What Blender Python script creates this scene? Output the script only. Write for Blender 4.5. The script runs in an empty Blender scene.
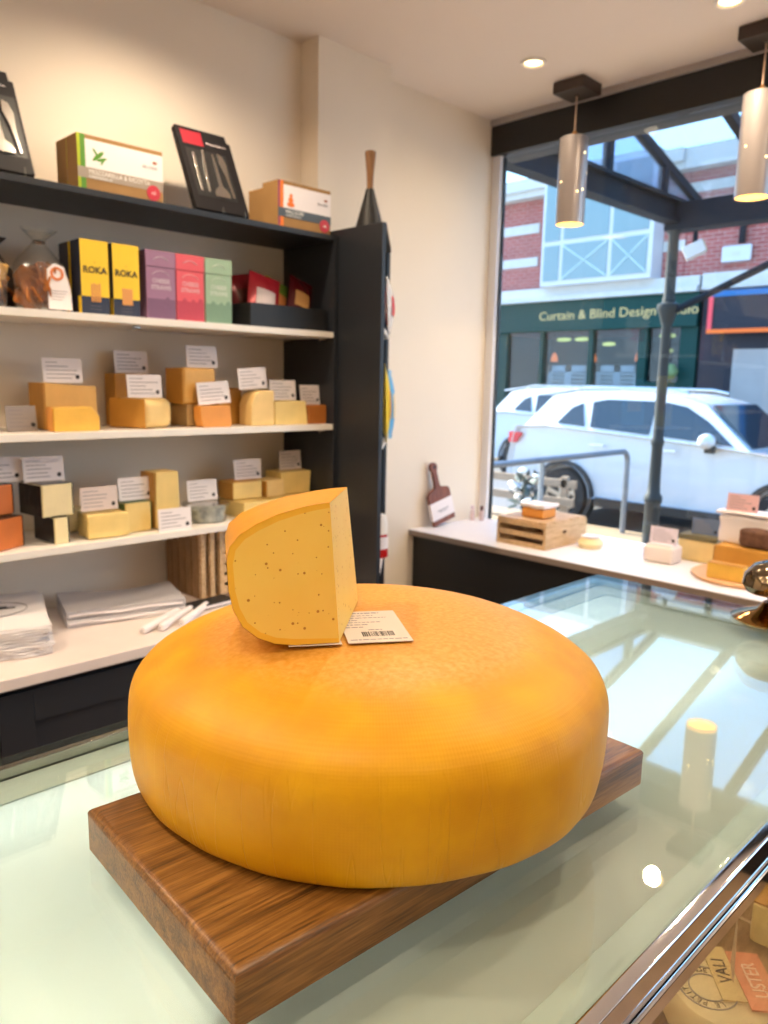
import bpy, bmesh, math, random
from mathutils import Vector, Matrix, Euler
random.seed(7)
R = math.radians
C = bpy.context.scene.collection
FLOOR = -1.62
GROUND = -1.70

# ------------------------------------------------------------------ materials
def lin(c):
    return tuple(((v / 255) / 12.92 if v / 255 <= .04045 else (((v / 255) + .055) / 1.055) ** 2.4) for v in c)
def base(name):
    m = bpy.data.materials.new(name); m.use_nodes = True
    nt = m.node_tree; b = nt.nodes['Principled BSDF']
    return m, nt, b
def mat(name, rgb, rough=.5, metal=0., spec=.5, var=0., vscale=8., bump=0., bscale=60., stretch=(1, 1, 1), rgb2=None,
        emit=None, estr=0., sheen=0., coat=0., sss=0.):
    m, nt, b = base(name)
    col = lin(rgb)
    b.inputs['Base Color'].default_value = (*col, 1)
    b.inputs['Roughness'].default_value = rough
    b.inputs['Metallic'].default_value = metal
    b.inputs['Specular IOR Level'].default_value = spec
    if coat: b.inputs['Coat Weight'].default_value = coat; b.inputs['Coat Roughness'].default_value = .05
    if sheen: b.inputs['Sheen Weight'].default_value = sheen
    if sss:
        b.inputs['Subsurface Weight'].default_value = sss
        b.inputs['Subsurface Radius'].default_value = (.012, .006, .002)
        b.inputs['Subsurface Scale'].default_value = 1.0
    if emit: b.inputs['Emission Color'].default_value = (*lin(emit), 1); b.inputs['Emission Strength'].default_value = estr
    if var or rgb2 or bump:
        tc = nt.nodes.new('ShaderNodeTexCoord'); mp = nt.nodes.new('ShaderNodeMapping')
        mp.inputs['Scale'].default_value = stretch
        nt.links.new(tc.outputs['Object'], mp.inputs['Vector'])
    if var or rgb2:
        n = nt.nodes.new('ShaderNodeTexNoise'); n.inputs['Scale'].default_value = vscale; n.inputs['Detail'].default_value = 4
        nt.links.new(mp.outputs[0], n.inputs['Vector'])
        r = nt.nodes.new('ShaderNodeValToRGB')
        r.color_ramp.elements[0].position = .3; r.color_ramp.elements[1].position = .7
        if rgb2: c2 = lin(rgb2); c1 = col
        else: c1 = tuple(v * (1 - var) for v in col); c2 = tuple(min(1, v * (1 + var)) for v in col)
        r.color_ramp.elements[0].color = (*c1, 1); r.color_ramp.elements[1].color = (*c2, 1)
        nt.links.new(n.outputs['Fac'], r.inputs['Fac']); nt.links.new(r.outputs['Color'], b.inputs['Base Color'])
    if bump:
        n2 = nt.nodes.new('ShaderNodeTexNoise'); n2.inputs['Scale'].default_value = bscale; n2.inputs['Detail'].default_value = 3
        nt.links.new(mp.outputs[0], n2.inputs['Vector'])
        bp = nt.nodes.new('ShaderNodeBump'); bp.inputs['Strength'].default_value = bump; bp.inputs['Distance'].default_value = .002
        nt.links.new(n2.outputs['Fac'], bp.inputs['Height']); nt.links.new(bp.outputs['Normal'], b.inputs['Normal'])
    return m
def glass(name, tint=(255, 255, 255), refl=.04, rough=0., power=5., haze=0.):
    m = bpy.data.materials.new(name); m.use_nodes = True; nt = m.node_tree; nt.nodes.clear()
    out = nt.nodes.new('ShaderNodeOutputMaterial'); mix = nt.nodes.new('ShaderNodeMixShader')
    tr = nt.nodes.new('ShaderNodeBsdfTransparent'); tr.inputs[0].default_value = (*lin(tint), 1)
    gl = nt.nodes.new('ShaderNodeBsdfGlossy'); gl.inputs['Roughness'].default_value = rough
    lw = nt.nodes.new('ShaderNodeLayerWeight'); lw.inputs['Blend'].default_value = .5
    p = nt.nodes.new('ShaderNodeMath'); p.operation = 'POWER'; p.inputs[1].default_value = power
    ma = nt.nodes.new('ShaderNodeMath'); ma.operation = 'MULTIPLY_ADD'; ma.inputs[1].default_value = 1 - refl; ma.inputs[2].default_value = refl
    nt.links.new(lw.outputs['Facing'], p.inputs[0]); nt.links.new(p.outputs[0], ma.inputs[0]); nt.links.new(ma.outputs[0], mix.inputs[0])
    src = tr.outputs[0]
    if haze:
        d = nt.nodes.new('ShaderNodeBsdfDiffuse'); d.inputs[0].default_value = (.8, .85, .9, 1)
        m2 = nt.nodes.new('ShaderNodeMixShader'); m2.inputs[0].default_value = haze
        nt.links.new(tr.outputs[0], m2.inputs[1]); nt.links.new(d.outputs[0], m2.inputs[2]); src = m2.outputs[0]
    nt.links.new(src, mix.inputs[1]); nt.links.new(gl.outputs[0], mix.inputs[2]); nt.links.new(mix.outputs[0], out.inputs[0])
    return m
def emis(name, rgb, s):
    m = bpy.data.materials.new(name); m.use_nodes = True; nt = m.node_tree; nt.nodes.clear()
    out = nt.nodes.new('ShaderNodeOutputMaterial'); e = nt.nodes.new('ShaderNodeEmission')
    e.inputs[0].default_value = (*lin(rgb), 1); e.inputs[1].default_value = s
    nt.links.new(e.outputs[0], out.inputs[0]); return m
def oak(name, a, b_, c_, axis_scale=(3, 40, 40), rough=.45):
    m, nt, b = base(name)
    tc = nt.nodes.new('ShaderNodeTexCoord'); mp = nt.nodes.new('ShaderNodeMapping'); mp.inputs['Scale'].default_value = axis_scale
    nt.links.new(tc.outputs['Object'], mp.inputs['Vector'])
    n = nt.nodes.new('ShaderNodeTexNoise'); n.inputs['Scale'].default_value = 3; n.inputs['Detail'].default_value = 8; n.inputs['Roughness'].default_value = .65; n.inputs['Distortion'].default_value = .6
    nt.links.new(mp.outputs[0], n.inputs['Vector'])
    mp2 = nt.nodes.new('ShaderNodeMapping'); mp2.inputs['Scale'].default_value = tuple(v * 5 for v in axis_scale)
    nt.links.new(tc.outputs['Object'], mp2.inputs['Vector'])
    n2 = nt.nodes.new('ShaderNodeTexNoise'); n2.inputs['Scale'].default_value = 4; n2.inputs['Detail'].default_value = 3
    nt.links.new(mp2.outputs[0], n2.inputs['Vector'])
    r = nt.nodes.new('ShaderNodeValToRGB'); e = r.color_ramp.elements
    e[0].position = .36; e[0].color = (*lin(a), 1); e[1].position = .62; e[1].color = (*lin(c_), 1)
    k = r.color_ramp.elements.new(.48); k.color = (*lin(b_), 1)
    mx = nt.nodes.new('ShaderNodeMath'); mx.operation = 'MULTIPLY_ADD'; mx.inputs[1].default_value = .35
    nt.links.new(n2.outputs['Fac'], mx.inputs[0])
    m3 = nt.nodes.new('ShaderNodeMath'); m3.operation = 'MULTIPLY'; m3.inputs[1].default_value = .65
    nt.links.new(n.outputs['Fac'], m3.inputs[0]); nt.links.new(m3.outputs[0], mx.inputs[2])
    nt.links.new(mx.outputs[0], r.inputs['Fac']); nt.links.new(r.outputs['Color'], b.inputs['Base Color'])
    bp = nt.nodes.new('ShaderNodeBump'); bp.inputs['Strength'].default_value = .25; bp.inputs['Distance'].default_value = .001
    nt.links.new(n2.outputs['Fac'], bp.inputs['Height']); nt.links.new(bp.outputs['Normal'], b.inputs['Normal'])
    b.inputs['Roughness'].default_value = rough
    return m

# ------------------------------------------------------------------ mesh builder
class G:
    def __init__(self): self.bm = bmesh.new(); self.M = Matrix.Identity(4); self.mi = 0; self.bev = False
    def at(self, loc=(0, 0, 0), rot=(0, 0, 0)):
        self.M = Matrix.Translation(loc) @ Euler(rot).to_matrix().to_4x4(); return self
    def _add(self, vs, fs):
        v = [self.bm.verts.new(self.M @ Vector(p)) for p in vs]
        out = []
        for f in fs:
            try:
                q = self.bm.faces.new([v[i] for i in f]); q.material_index = self.mi; out.append(q)
            except ValueError: pass
        return v, out
    def box(self, x0, x1, y0, y1, z0, z1, bevel=0., seg=2):
        x0, x1 = min(x0, x1), max(x0, x1); y0, y1 = min(y0, y1), max(y0, y1); z0, z1 = min(z0, z1), max(z0, z1)
        v, f = self._add([(x0, y0, z0), (x1, y0, z0), (x1, y1, z0), (x0, y1, z0), (x0, y0, z1), (x1, y0, z1), (x1, y1, z1), (x0, y1, z1)],
                         [(0, 3, 2, 1), (4, 5, 6, 7), (0, 1, 5, 4), (1, 2, 6, 5), (2, 3, 7, 6), (3, 0, 4, 7)])
        if bevel: self._bev(f, bevel, seg)
        return self
    def _bev(self, faces, off, seg):
        self.bev = True
        es = list({e for q in faces for e in q.edges})
        r = bmesh.ops.bevel(self.bm, geom=es, offset=off, segments=seg, affect='EDGES', clamp_overlap=True, profile=.5)
        for q in r['faces']: q.material_index = self.mi
    def prism(self, a, b, bevel=0., seg=2):
        """solid between two polygons of equal length given as 3-D point lists"""
        n = len(a)
        fs = [tuple(range(n))[::-1], tuple(range(n, 2 * n))] + [(i, (i + 1) % n, n + (i + 1) % n, n + i) for i in range(n)]
        v, f = self._add(list(a) + list(b), fs)
        if bevel: self._bev(f, bevel, seg)
        return self
    def ext(self, poly, axis, t0, t1, bevel=0., seg=2):
        def p(u, w, t): return {'x': (t, u, w), 'y': (u, t, w), 'z': (u, w, t)}[axis]
        return self.prism([p(u, w, t0) for u, w in poly], [p(u, w, t1) for u, w in poly], bevel, seg)
    def lathe(self, prof, seg=32, c=(0, 0, 0), jitter=None, cap=True):
        if prof[0] == prof[-1]: cap = False
        rings = []; vs = []; fs = []
        for r, z in prof:
            if r < 1e-6: rings.append([len(vs)]); vs.append((c[0], c[1], c[2] + z))
            else:
                ring = []
                for i in range(seg):
                    a = 2 * math.pi * i / seg; k = jitter(a, z, r) if jitter else 1
                    ring.append(len(vs)); vs.append((c[0] + r * k * math.cos(a), c[1] + r * k * math.sin(a), c[2] + z))
                rings.append(ring)
        for A, B in zip(rings, rings[1:]):
            if len(A) == 1 and len(B) == 1: continue
            for i in range(seg):
                j = (i + 1) % seg
                if len(A) == 1: fs.append((A[0], B[j], B[i]))
                elif len(B) == 1: fs.append((A[i], A[j], B[0]))
                else: fs.append((A[i], A[j], B[j], B[i]))
        if cap and len(rings[0]) > 1: fs.append(tuple(rings[0][::-1]))
        if cap and len(rings[-1]) > 1: fs.append(tuple(rings[-1]))
        self._add(vs, fs); return self
    def tube(self, pts, r, seg=10, caps=True):
        pts = [Vector(p) for p in pts]; n = len(pts); vs = []; fs = []
        rr = r if isinstance(r, (list, tuple)) else [r] * n
        up = None
        for i, p in enumerate(pts):
            t = (pts[min(i + 1, n - 1)] - pts[max(i - 1, 0)]).normalized()
            if up is None:
                up = Vector((0, 0, 1)) if abs(t.z) < .9 else Vector((1, 0, 0))
            s = t.cross(up).normalized(); up = s.cross(t).normalized()
            for k in range(seg):
                a = 2 * math.pi * k / seg
                vs.append(tuple(p + (s * math.cos(a) + up * math.sin(a)) * rr[i]))
        for i in range(n - 1):
            for k in range(seg):
                j = (k + 1) % seg
                fs.append((i * seg + k, i * seg + j, (i + 1) * seg + j, (i + 1) * seg + k))
        if caps: fs += [tuple(range(seg))[::-1], tuple(range((n - 1) * seg, n * seg))]
        self._add(vs, fs); return self
    def ball(self, c, r, sub=2, squash=(1, 1, 1)):
        bm2 = bmesh.new(); bmesh.ops.create_icosphere(bm2, subdivisions=sub, radius=1)
        bm2.verts.ensure_lookup_table()
        self._add([(c[0] + v.co.x * r * squash[0], c[1] + v.co.y * r * squash[1], c[2] + v.co.z * r * squash[2]) for v in bm2.verts],
                  [tuple(v.index for v in f.verts) for f in bm2.faces])
        bm2.free(); return self
    def grid(self, fn, nu, nv, closeu=False):
        vs = [fn(i / nu, j / nv) for j in range(nv + 1) for i in range(nu + (0 if closeu else 1))]
        w = nu if closeu else nu + 1; fs = []
        for j in range(nv):
            for i in range(nu):
                i2 = (i + 1) % w
                fs.append((j * w + i, j * w + i2, (j + 1) * w + i2, (j + 1) * w + i))
        self._add(vs, fs); return self
    def sub(self, cuts=2):
        bmesh.ops.subdivide_edges(self.bm, edges=self.bm.edges[:], cuts=cuts, use_grid_fill=True); return self
    def noise(self, amt, scale=20, seed=0):
        from mathutils import noise
        for v in self.bm.verts:
            v.co += noise.noise_vector(v.co * scale + Vector((seed, seed * 2, 0))) * amt
        return self
    def build(self, name, m, parent=None, smooth=True, ang=40):
        me = bpy.data.meshes.new(name)
        bmesh.ops.recalc_face_normals(self.bm, faces=self.bm.faces[:])
        self.bm.to_mesh(me); self.bm.free()
        for q in (m if isinstance(m, (list, tuple)) else [m]): me.materials.append(q)
        if smooth:
            me.polygons.foreach_set('use_smooth', [True] * len(me.polygons))
            me.set_sharp_from_angle(angle=R(ang))
        o = bpy.data.objects.new(name, me); C.objects.link(o)
        if smooth and self.bev:
            wn = o.modifiers.new('weighted_normals', 'WEIGHTED_NORMAL'); wn.keep_sharp = True; wn.weight = 100
        if parent: o.parent = parent
        return o

def tag(o, label, cat, group=None, kind=None):
    if label: o['label'] = label
    if cat: o['category'] = cat
    if group: o['group'] = group
    if kind: o['kind'] = kind
    return o
def thing(name, label, cat, loc=(0, 0, 0), rz=0., group=None):
    o = bpy.data.objects.new(name, None); C.objects.link(o); o.empty_display_size = .05
    o.location = loc; o.rotation_euler = (0, 0, rz)
    return tag(o, label, cat, group)
def struct(o): o['kind'] = 'structure'; return o
def copy_tree(o, parent=None):
    c = o.copy(); C.objects.link(c)
    if parent: c.parent = parent
    for ch in list(o.children): copy_tree(ch, c)
    return c
def text(s, size, parent, m, loc, rot=(R(90), 0, 0), align='CENTER', name='lettering', ext=.0002, sx=1., bold=0.):
    cu = bpy.data.curves.new('t', 'FONT'); cu.body = s; cu.size = size; cu.align_x = align; cu.align_y = 'CENTER'; cu.extrude = ext
    cu.offset = bold; cu.resolution_u = 3
    ob = bpy.data.objects.new('t', cu); C.objects.link(ob)
    dg = bpy.context.evaluated_depsgraph_get(); me = bpy.data.meshes.new_from_object(ob.evaluated_get(dg))
    bpy.data.objects.remove(ob); bpy.data.curves.remove(cu)
    me.name = name; me.materials.clear(); me.materials.append(m)
    o = bpy.data.objects.new(name, me); C.objects.link(o); o.parent = parent; o.location = loc; o.rotation_euler = rot; o.scale = (sx, 1, 1)
    return o
# ------------------------------------------------------------------ palette
M = {}
M['wall'] = mat('wall_paint', (229, 218, 203), .75, var=.02, vscale=2)
M['ceil'] = mat('ceiling_paint', (228, 216, 206), .8, var=.015, vscale=2)
M['floor'] = oak('floor_boards', (120, 96, 72), (150, 122, 92), (172, 145, 112), (1, 8, 8))
M['navy'] = mat('dark_navy_lacquer', (31, 35, 42), .45, var=.06, vscale=6)
M['black'] = mat('matt_black', (20, 20, 22), .5)
M['white'] = mat('white_lacquer', (236, 230, 222), .4, var=.02)
M['worktop'] = mat('pale_stone_worktop', (226, 212, 205), .35, var=.03, vscale=14)
M['sill'] = mat('white_sill', (235, 232, 236), .35, var=.02)
M['frame'] = mat('window_frame_white', (225, 225, 230), .4)
M['outwhite'] = mat('outdoor_white_paint', (190, 192, 196), .45)
M['pane'] = glass('window_glass', (250, 253, 252), .03)
M['steel'] = mat('brushed_steel', (190, 188, 184), .25, 1., var=.05, vscale=30)
M['chrome'] = mat('polished_chrome', (225, 225, 228), .06, 1.)
M['pend'] = mat('taupe_pendant_metal', (160, 152, 150), .3, .5, var=.03)
M['amber'] = emis('amber_lamp_glow', (255, 190, 90), 5.)
M['dot'] = emis('lamp_dot_glow', (255, 225, 160), 6.)
M['bulb'] = emis('downlight_bulb', (255, 214, 150), 9.)
M['card'] = mat('white_card', (236, 228, 228), .6)
M['ink'] = mat('grey_ink', (140, 135, 140), .7)
M['black_ink'] = mat('black_ink', (40, 38, 40), .7)
M['white_ink'] = mat('white_ink', (235, 232, 226), .6)
M['kraft'] = mat('kraft_cardboard', (158, 120, 72), .8, var=.08, vscale=12, bump=.2)
M['wood'] = oak('pale_pine', (178, 140, 96), (203, 168, 124), (222, 190, 148), (30, 4, 30))
M['walnut'] = oak('reddish_walnut', (84, 42, 26), (118, 62, 40), (142, 80, 54), (30, 30, 3))

# ------------------------------------------------------------------ room
WY, WX, CZ = 2.381, 3.06, 1.2
XB, YB = -2.3, -2.5
def slab(name, x0, x1, y0, y1, z0, z1, m): return struct(G().box(x0, x1, y0, y1, z0, z1).build(name, m, smooth=False))
slab('floor', XB, WX + .2, YB, WY, FLOOR - .08, FLOOR, M['floor'])
slab('ceiling', XB, WX + .2, YB, WY, CZ, CZ + .1, M['ceil'])
slab('wall_left', XB, WX + .012, WY, WY + .15, FLOOR, CZ, M['wall'])
slab('wall_right', XB, WX + .2, YB - .15, YB, FLOOR, CZ, M['wall'])
slab('wall_rear', XB - .15, XB, YB, WY, FLOOR, CZ, M['wall'])
slab('wall_column', 1.89, 2.262, 2.283, WY, FLOOR, CZ, M['wall'])
slab('wall_front', WX - .02, WX + .18, YB, WY, FLOOR, -.74, M['wall'])
# window: white jamb, slim sill bead and pane
w = G().box(WX - .03, WX + .012, 2.336, 2.3805, -.7, CZ - .001).box(WX - .02, WX + .1, YB, 2.336, -.7, -.685).build('window_1', M['frame'], smooth=False); struct(w)
jb = G().box(WX - .006, WX + .013, 2.329, 2.3355, -.684, 1.04).build('jamb_bead', M['black'], w, smooth=False)
pn = G().box(WX, WX + .008, YB, 2.3285, -.684, 1.044).build('pane', M['pane'], w, smooth=False)
hd = G().box(3.01, WX + .12, YB, 2.379, 1.045, 1.172, .003).build('trim_1', M['black']); struct(hd)
ht = G().box(3.0, WX + .12, YB, 2.379, 1.1725, CZ - .0005, .002).build('head_strip', mat('grey_head_strip', (165, 158, 155), .5), hd)

# ceiling downlights
def downlight(x, y, label):
    t = thing('ceiling_downlight', label, 'ceiling light', (x, y, CZ), 0, 'recessed ceiling downlights')
    G().lathe([(.034, -.001), (.048, -.001), (.048, -.006), (.04, -.009), (.034, -.004)], 28, cap=False).build('trim_ring', M['white'], t)
    G().lathe([(0, -.0035), (.033, -.0025)], 24).build('lamp', M['bulb'], t)
    return t
downlight(2.59, 1.86, 'recessed ceiling downlight fully in view, above and left of the nearer pendant lamp')
downlight(2.61, 1.138, 'recessed ceiling downlight cut by the top edge of the photo')
def spot(x, y, e, sz=R(152), col=(1, .80, .57)):
    l = bpy.data.lights.new('downlight_beam', 'SPOT'); l.energy = e; l.color = col; l.spot_size = sz; l.spot_blend = .8; l.shadow_soft_size = .028
    o = bpy.data.objects.new('downlight_beam', l); C.objects.link(o); o.location = (x, y, CZ - .025); return o
SP = 80
for x in (2.59, 1.2, -.2, -1.5):
    for y in (1.86, 1.138, .1, -1.2):
        if x < 2 and y == 1.138: y = .95
        spot(x, y, SP * ((.16 if y > 1.5 else .6) if x > 2 else (.60 if y > 1.5 else .43)))

# pendant lamps
def pendant(x, y, label):
    t = thing('pendant_lamp', label, 'pendant lamp', (x, y, .655), 0, 'cylinder pendant lamps by the window')
    H, r = .335, .058
    G().lathe([(r, 0), (r, H), (r * .9, H + .004), (.012, H + .004), (.012, H + .0005), (r - .003, H - .002), (r - .003, 0), (r, 0)], 40).build('shade', M['pend'], t)
    G().lathe([(r - .0035, .002), (r - .0035, H - .01)], 36, cap=False).build('glowing_lining', M['amber'], t)
    G().lathe([(0, .06), (r - .004, .06)], 24).build('lamp', M['amber'], t)
    for k, (a, z) in enumerate([(262, .27), (236, .12), (262, .13), (300, .2), (165, .16)]):
        G().at((r * math.cos(R(a)), r * math.sin(R(a)), z), (R(90), 0, R(a + 90))).lathe([(0, .0004), (.0036, .0004), (.0036, -.0004), (0, -.0004)], 12).build('light_hole', M['dot'], t)
    G().lathe([(0, H + .004), (.013, H + .004), (.011, H + .02), (.004, H + .03), (0, H + .03)], 16).build('cord_grip', mat('brass_grip', (190, 140, 80), .3, .9), t)
    G().tube([(0, 0, H + .028), (0, 0, CZ - .655 - .04)], .0028, 8).build('cord', mat('clear_cord', (205, 175, 150), .35), t)
    p = G().at((0, 0, CZ - .655 - .045)).box(-.07, .07, -.07, .07, 0, .044, .004).build('ceiling_plate', mat('dark_bronze_plate', (70, 60, 56), .35, .6), t)
    G().at((0, 0, CZ - .655 - .05)).lathe([(0, 0), (.008, 0), (.008, .008), (0, .008)], 12).build('plate_screw', M['steel'], t)
    l = bpy.data.lights.new('pendant_glow', 'SPOT'); l.energy = 6; l.color = (1, .7, .38); l.spot_size = R(110); l.shadow_soft_size = .03
    o = bpy.data.objects.new('pendant_glow', l); C.objects.link(o); o.location = (x, y, .69)
pendant(2.88, 1.848, 'taupe cylinder pendant lamp hanging nearer the white wall, amber glow inside')
pendant(2.88, 1.119, 'taupe cylinder pendant lamp cut by the right edge of the photo, amber glow inside')

# ------------------------------------------------------------------ street
M['paving'] = mat('sandy_paving', (136, 114, 88), .8, var=.08, vscale=3, bump=.2)
M['asphalt'] = mat('asphalt', (92, 92, 96), .85, var=.12, vscale=8)
slab('pavement', WX + .18, 8.42, -10, 16, GROUND - .1, GROUND, M['paving'])
slab('road', 8.42, 14.2, -14, 30, GROUND - .15, GROUND - .05, M['asphalt'])
slab('pavement_far', 14.2, 15.2, -14, 30, GROUND - .1, GROUND, M['paving'])

# glazed street canopy
M['iron'] = mat('blue_black_ironwork', (26, 30, 38), .6, spec=.15, var=.06)
M['roofglass'] = glass('canopy_roof_glass', (238, 245, 250), .05, haze=.08)
cn = thing('street_canopy', 'blue black iron canopy with sloping glass roof over the pavement outside the shop window', 'canopy', (6.25, 3.02, GROUND))
cn_off = Vector((6.25, 3.02, GROUND))
def cg(): return G().at(tuple(-cn_off))
cg().box(WX + .2, 6.25, 2.96, 3.08, 1.30, 1.33).box(WX + .2, 6.25, 3.0, 3.04, 1.33, 1.46).box(WX + .2, 6.6, 2.96, 3.08, 1.461, 1.49).build('side_beam', M['iron'], cn, smooth=False)
cg().box(6.2, 6.38, -4, 3.09, 1.25, 1.46, .006).box(6.44, 6.56, -4, 3.06, 1.461, 1.515, .004).build('front_beam', M['iron'], cn)
def rafz(x): return 1.56 + .29 * (6.68 - x)
for i, y in enumerate((3.02, 2.37, 1.72, 1.07, .42, -.23, -.88)):
    cg().prism([(WX + .2, y - .03, rafz(WX + .2) - .07), (WX + .2, y + .03, rafz(WX + .2) - .07), (WX + .2, y + .03, rafz(WX + .2)), (WX + .2, y - .03, rafz(WX + .2))],
               [(6.7, y - .03, rafz(6.7) - .07), (6.7, y + .03, rafz(6.7) - .07), (6.7, y + .03, rafz(6.7)), (6.7, y - .03, rafz(6.7))]).build('rafter', M['iron'], cn, smooth=False)
rz0, rz1 = rafz(WX + .2) + .004, rafz(6.75) + .004
cg().prism([(WX + .2, -1.2, rz0), (WX + .2, 3.07, rz0), (WX + .2, 3.07, rz0 + .006), (WX + .2, -1.2, rz0 + .006)],
           [(6.75, -1.2, rz1), (6.75, 3.07, rz1), (6.75, 3.07, rz1 + .006), (6.75, -1.2, rz1 + .006)]).build('roof_glass', M['roofglass'], cn, smooth=False)
for x in (4.3, 5.15, 6.0):
    cg().box(x - .03, x + .03, 2.99, 3.05, 1.49, rafz(x) - .07).build('gable_mullion', M['iron'], cn, smooth=False)
cg().prism([(WX + .2, 3.015, 1.495), (6.6, 3.015, 1.495), (WX + .2, 3.015, rafz(WX + .2) - .08)],
           [(WX + .2, 3.021, 1.495), (6.6, 3.021, 1.495), (WX + .2, 3.021, rafz(WX + .2) - .08)]).build('gable_glass', glass('gable_glass', (190, 205, 225), .08, haze=.10), cn, smooth=False)
# posts: the one in view and its neighbour
def post(y, nm='post'):
    g = G().at(tuple(Vector((6.25, y, GROUND)) - cn_off))
    pr = [(0, 0), (.14, 0), (.14, .12), (.115, .16), (.105, .70), (.125, .73), (.125, .77), (.09, .80), (.082, .9), (.076, 1.2), (.09, 1.22), (.09, 1.25), (.074, 1.28), (.066, 2.2), (.085, 2.23), (.12, 2.30), (.15, 2.33), (.15, 2.37),
             (.085, 2.39), (.075, 2.46), (.07, 2.92), (.10, 2.95), (0, 2.95)]
    g.lathe([(r_ * .6, z) for r_, z in pr], 28)
    return g.build(nm, mat('dark_post_paint', (44, 46, 46), .55, spec=.3), cn)
post(3.02); 
cg().tube([(6.25, 2.96, .62), (6.25, 2.2, .95), (6.25, 1.5, 1.24)], .028, 10).build('brace', M['iron'], cn)
fl = thing('floodlight', 'small white floodlight fixed under the canopy corner beside the dark post', 'floodlight', (6.25, 2.84, 1.1))
G().tube([(0, 0, .13), (0, 0, .03)], .02, 8).build('bracket', M['iron'], fl)
G().at((-.02, -.01, -.02), (R(-25), 0, R(20))).box(-.06, .06, -.08, .08, -.05, .05, .01).build('housing', M['outwhite'], fl)
G().at((-.02, -.01, -.02), (R(-25), 0, R(20))).box(-.05, .05, -.09, -.081, -.04, .04, .002).build('lens', mat('floodlight_lens', (190, 170, 140), .2), fl)

# hand rail
rl = thing('hand_rail', 'grey tubular steel hand rail outside the window, bent down to the pavement', 'hand rail', (7.85, 4.33, GROUND))
def hp(x, z, y=0): return (x - 7.85, y, z - GROUND)
arc = [hp(8.12 + .12 * math.sin(a), -.86 + .12 * math.cos(a)) for a in [R(10 * k) for k in range(10)]]
G().tube([hp(4.9, -.745)] + arc + [hp(8.24, GROUND)], .032, 12).build('top_rail', mat('galvanised_tube', (128, 134, 142), .35, .6, var=.06), rl)
G().tube([hp(6.5, -.77), hp(6.5, GROUND)], .028, 12).build('upright', mat('galvanised_upright', (140, 144, 148), .4, .5), rl)
G().tube([hp(5.0, -.77), hp(5.0, GROUND)], .028, 12).build('upright', M['steel'], rl)

# timber bench
bw = mat('sun_bleached_timber', (150, 128, 106), .7, var=.12, vscale=6, stretch=(8, 1, 8))
bn = thing('timber_bench', 'slatted timber bench on the pavement behind the hand rail', 'bench', (7.15, 5.6, GROUND))
for z, x in ((.62, .2), (.42, .16)):
    G().box(x, x + .035, -1.15, 1.3, z - .045, z + .045, .006).build('back_slat', bw, bn)
for k in range(4): G().box(-.28 + k * .1, -.2 + k * .1, -1.15, 1.3, .24, .275, .006).build('seat_slat', bw, bn)
for y in (-1.0, 1.1):
    G().box(.2, .26, y - .04, y + .04, 0, .7, .005).build('back_leg', bw, bn)
    G().box(-.27, -.21, y - .04, y + .04, 0, .24, .005).build('front_leg', bw, bn)
# planter
pl = thing('flower_planter', 'dark planter of white flowers standing on the pavement by the timber bench', 'planter', (6.62, 4.61, GROUND))
G().lathe([(0, 0), (.12, 0), (.17, .32), (.18, .34), (.165, .34), (.155, .31), (0, .30)], 24).build('pot', M['iron'], pl)
g = G(); random.seed(3)
for k in range(46):
    a = random.uniform(0, 6.28); r_ = random.uniform(0, .16); z = random.uniform(.38, .78)
    g.at((r_ * math.cos(a), r_ * math.sin(a), z), (random.uniform(-1, 1), random.uniform(-1, 1), a)).ball((0, 0, 0), .07, 1, (1, .45, .1))
g.at(); g.tube([(0, 0, .3), (.01, .01, .6)], .012, 6)
g.build('foliage', mat('dark_leaves', (52, 66, 60), .6, var=.2), pl)
g = G()
for k in range(9):
    a = random.uniform(0, 6.28); r_ = random.uniform(.05, .16)
    g.ball((r_ * math.cos(a) - .05, r_ * math.sin(a) - .02, random.uniform(.5, .82)), random.uniform(.03, .05), 2, (1, 1, .7))
g.build('flowers', mat('white_petals', (240, 238, 235), .6), pl)

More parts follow.
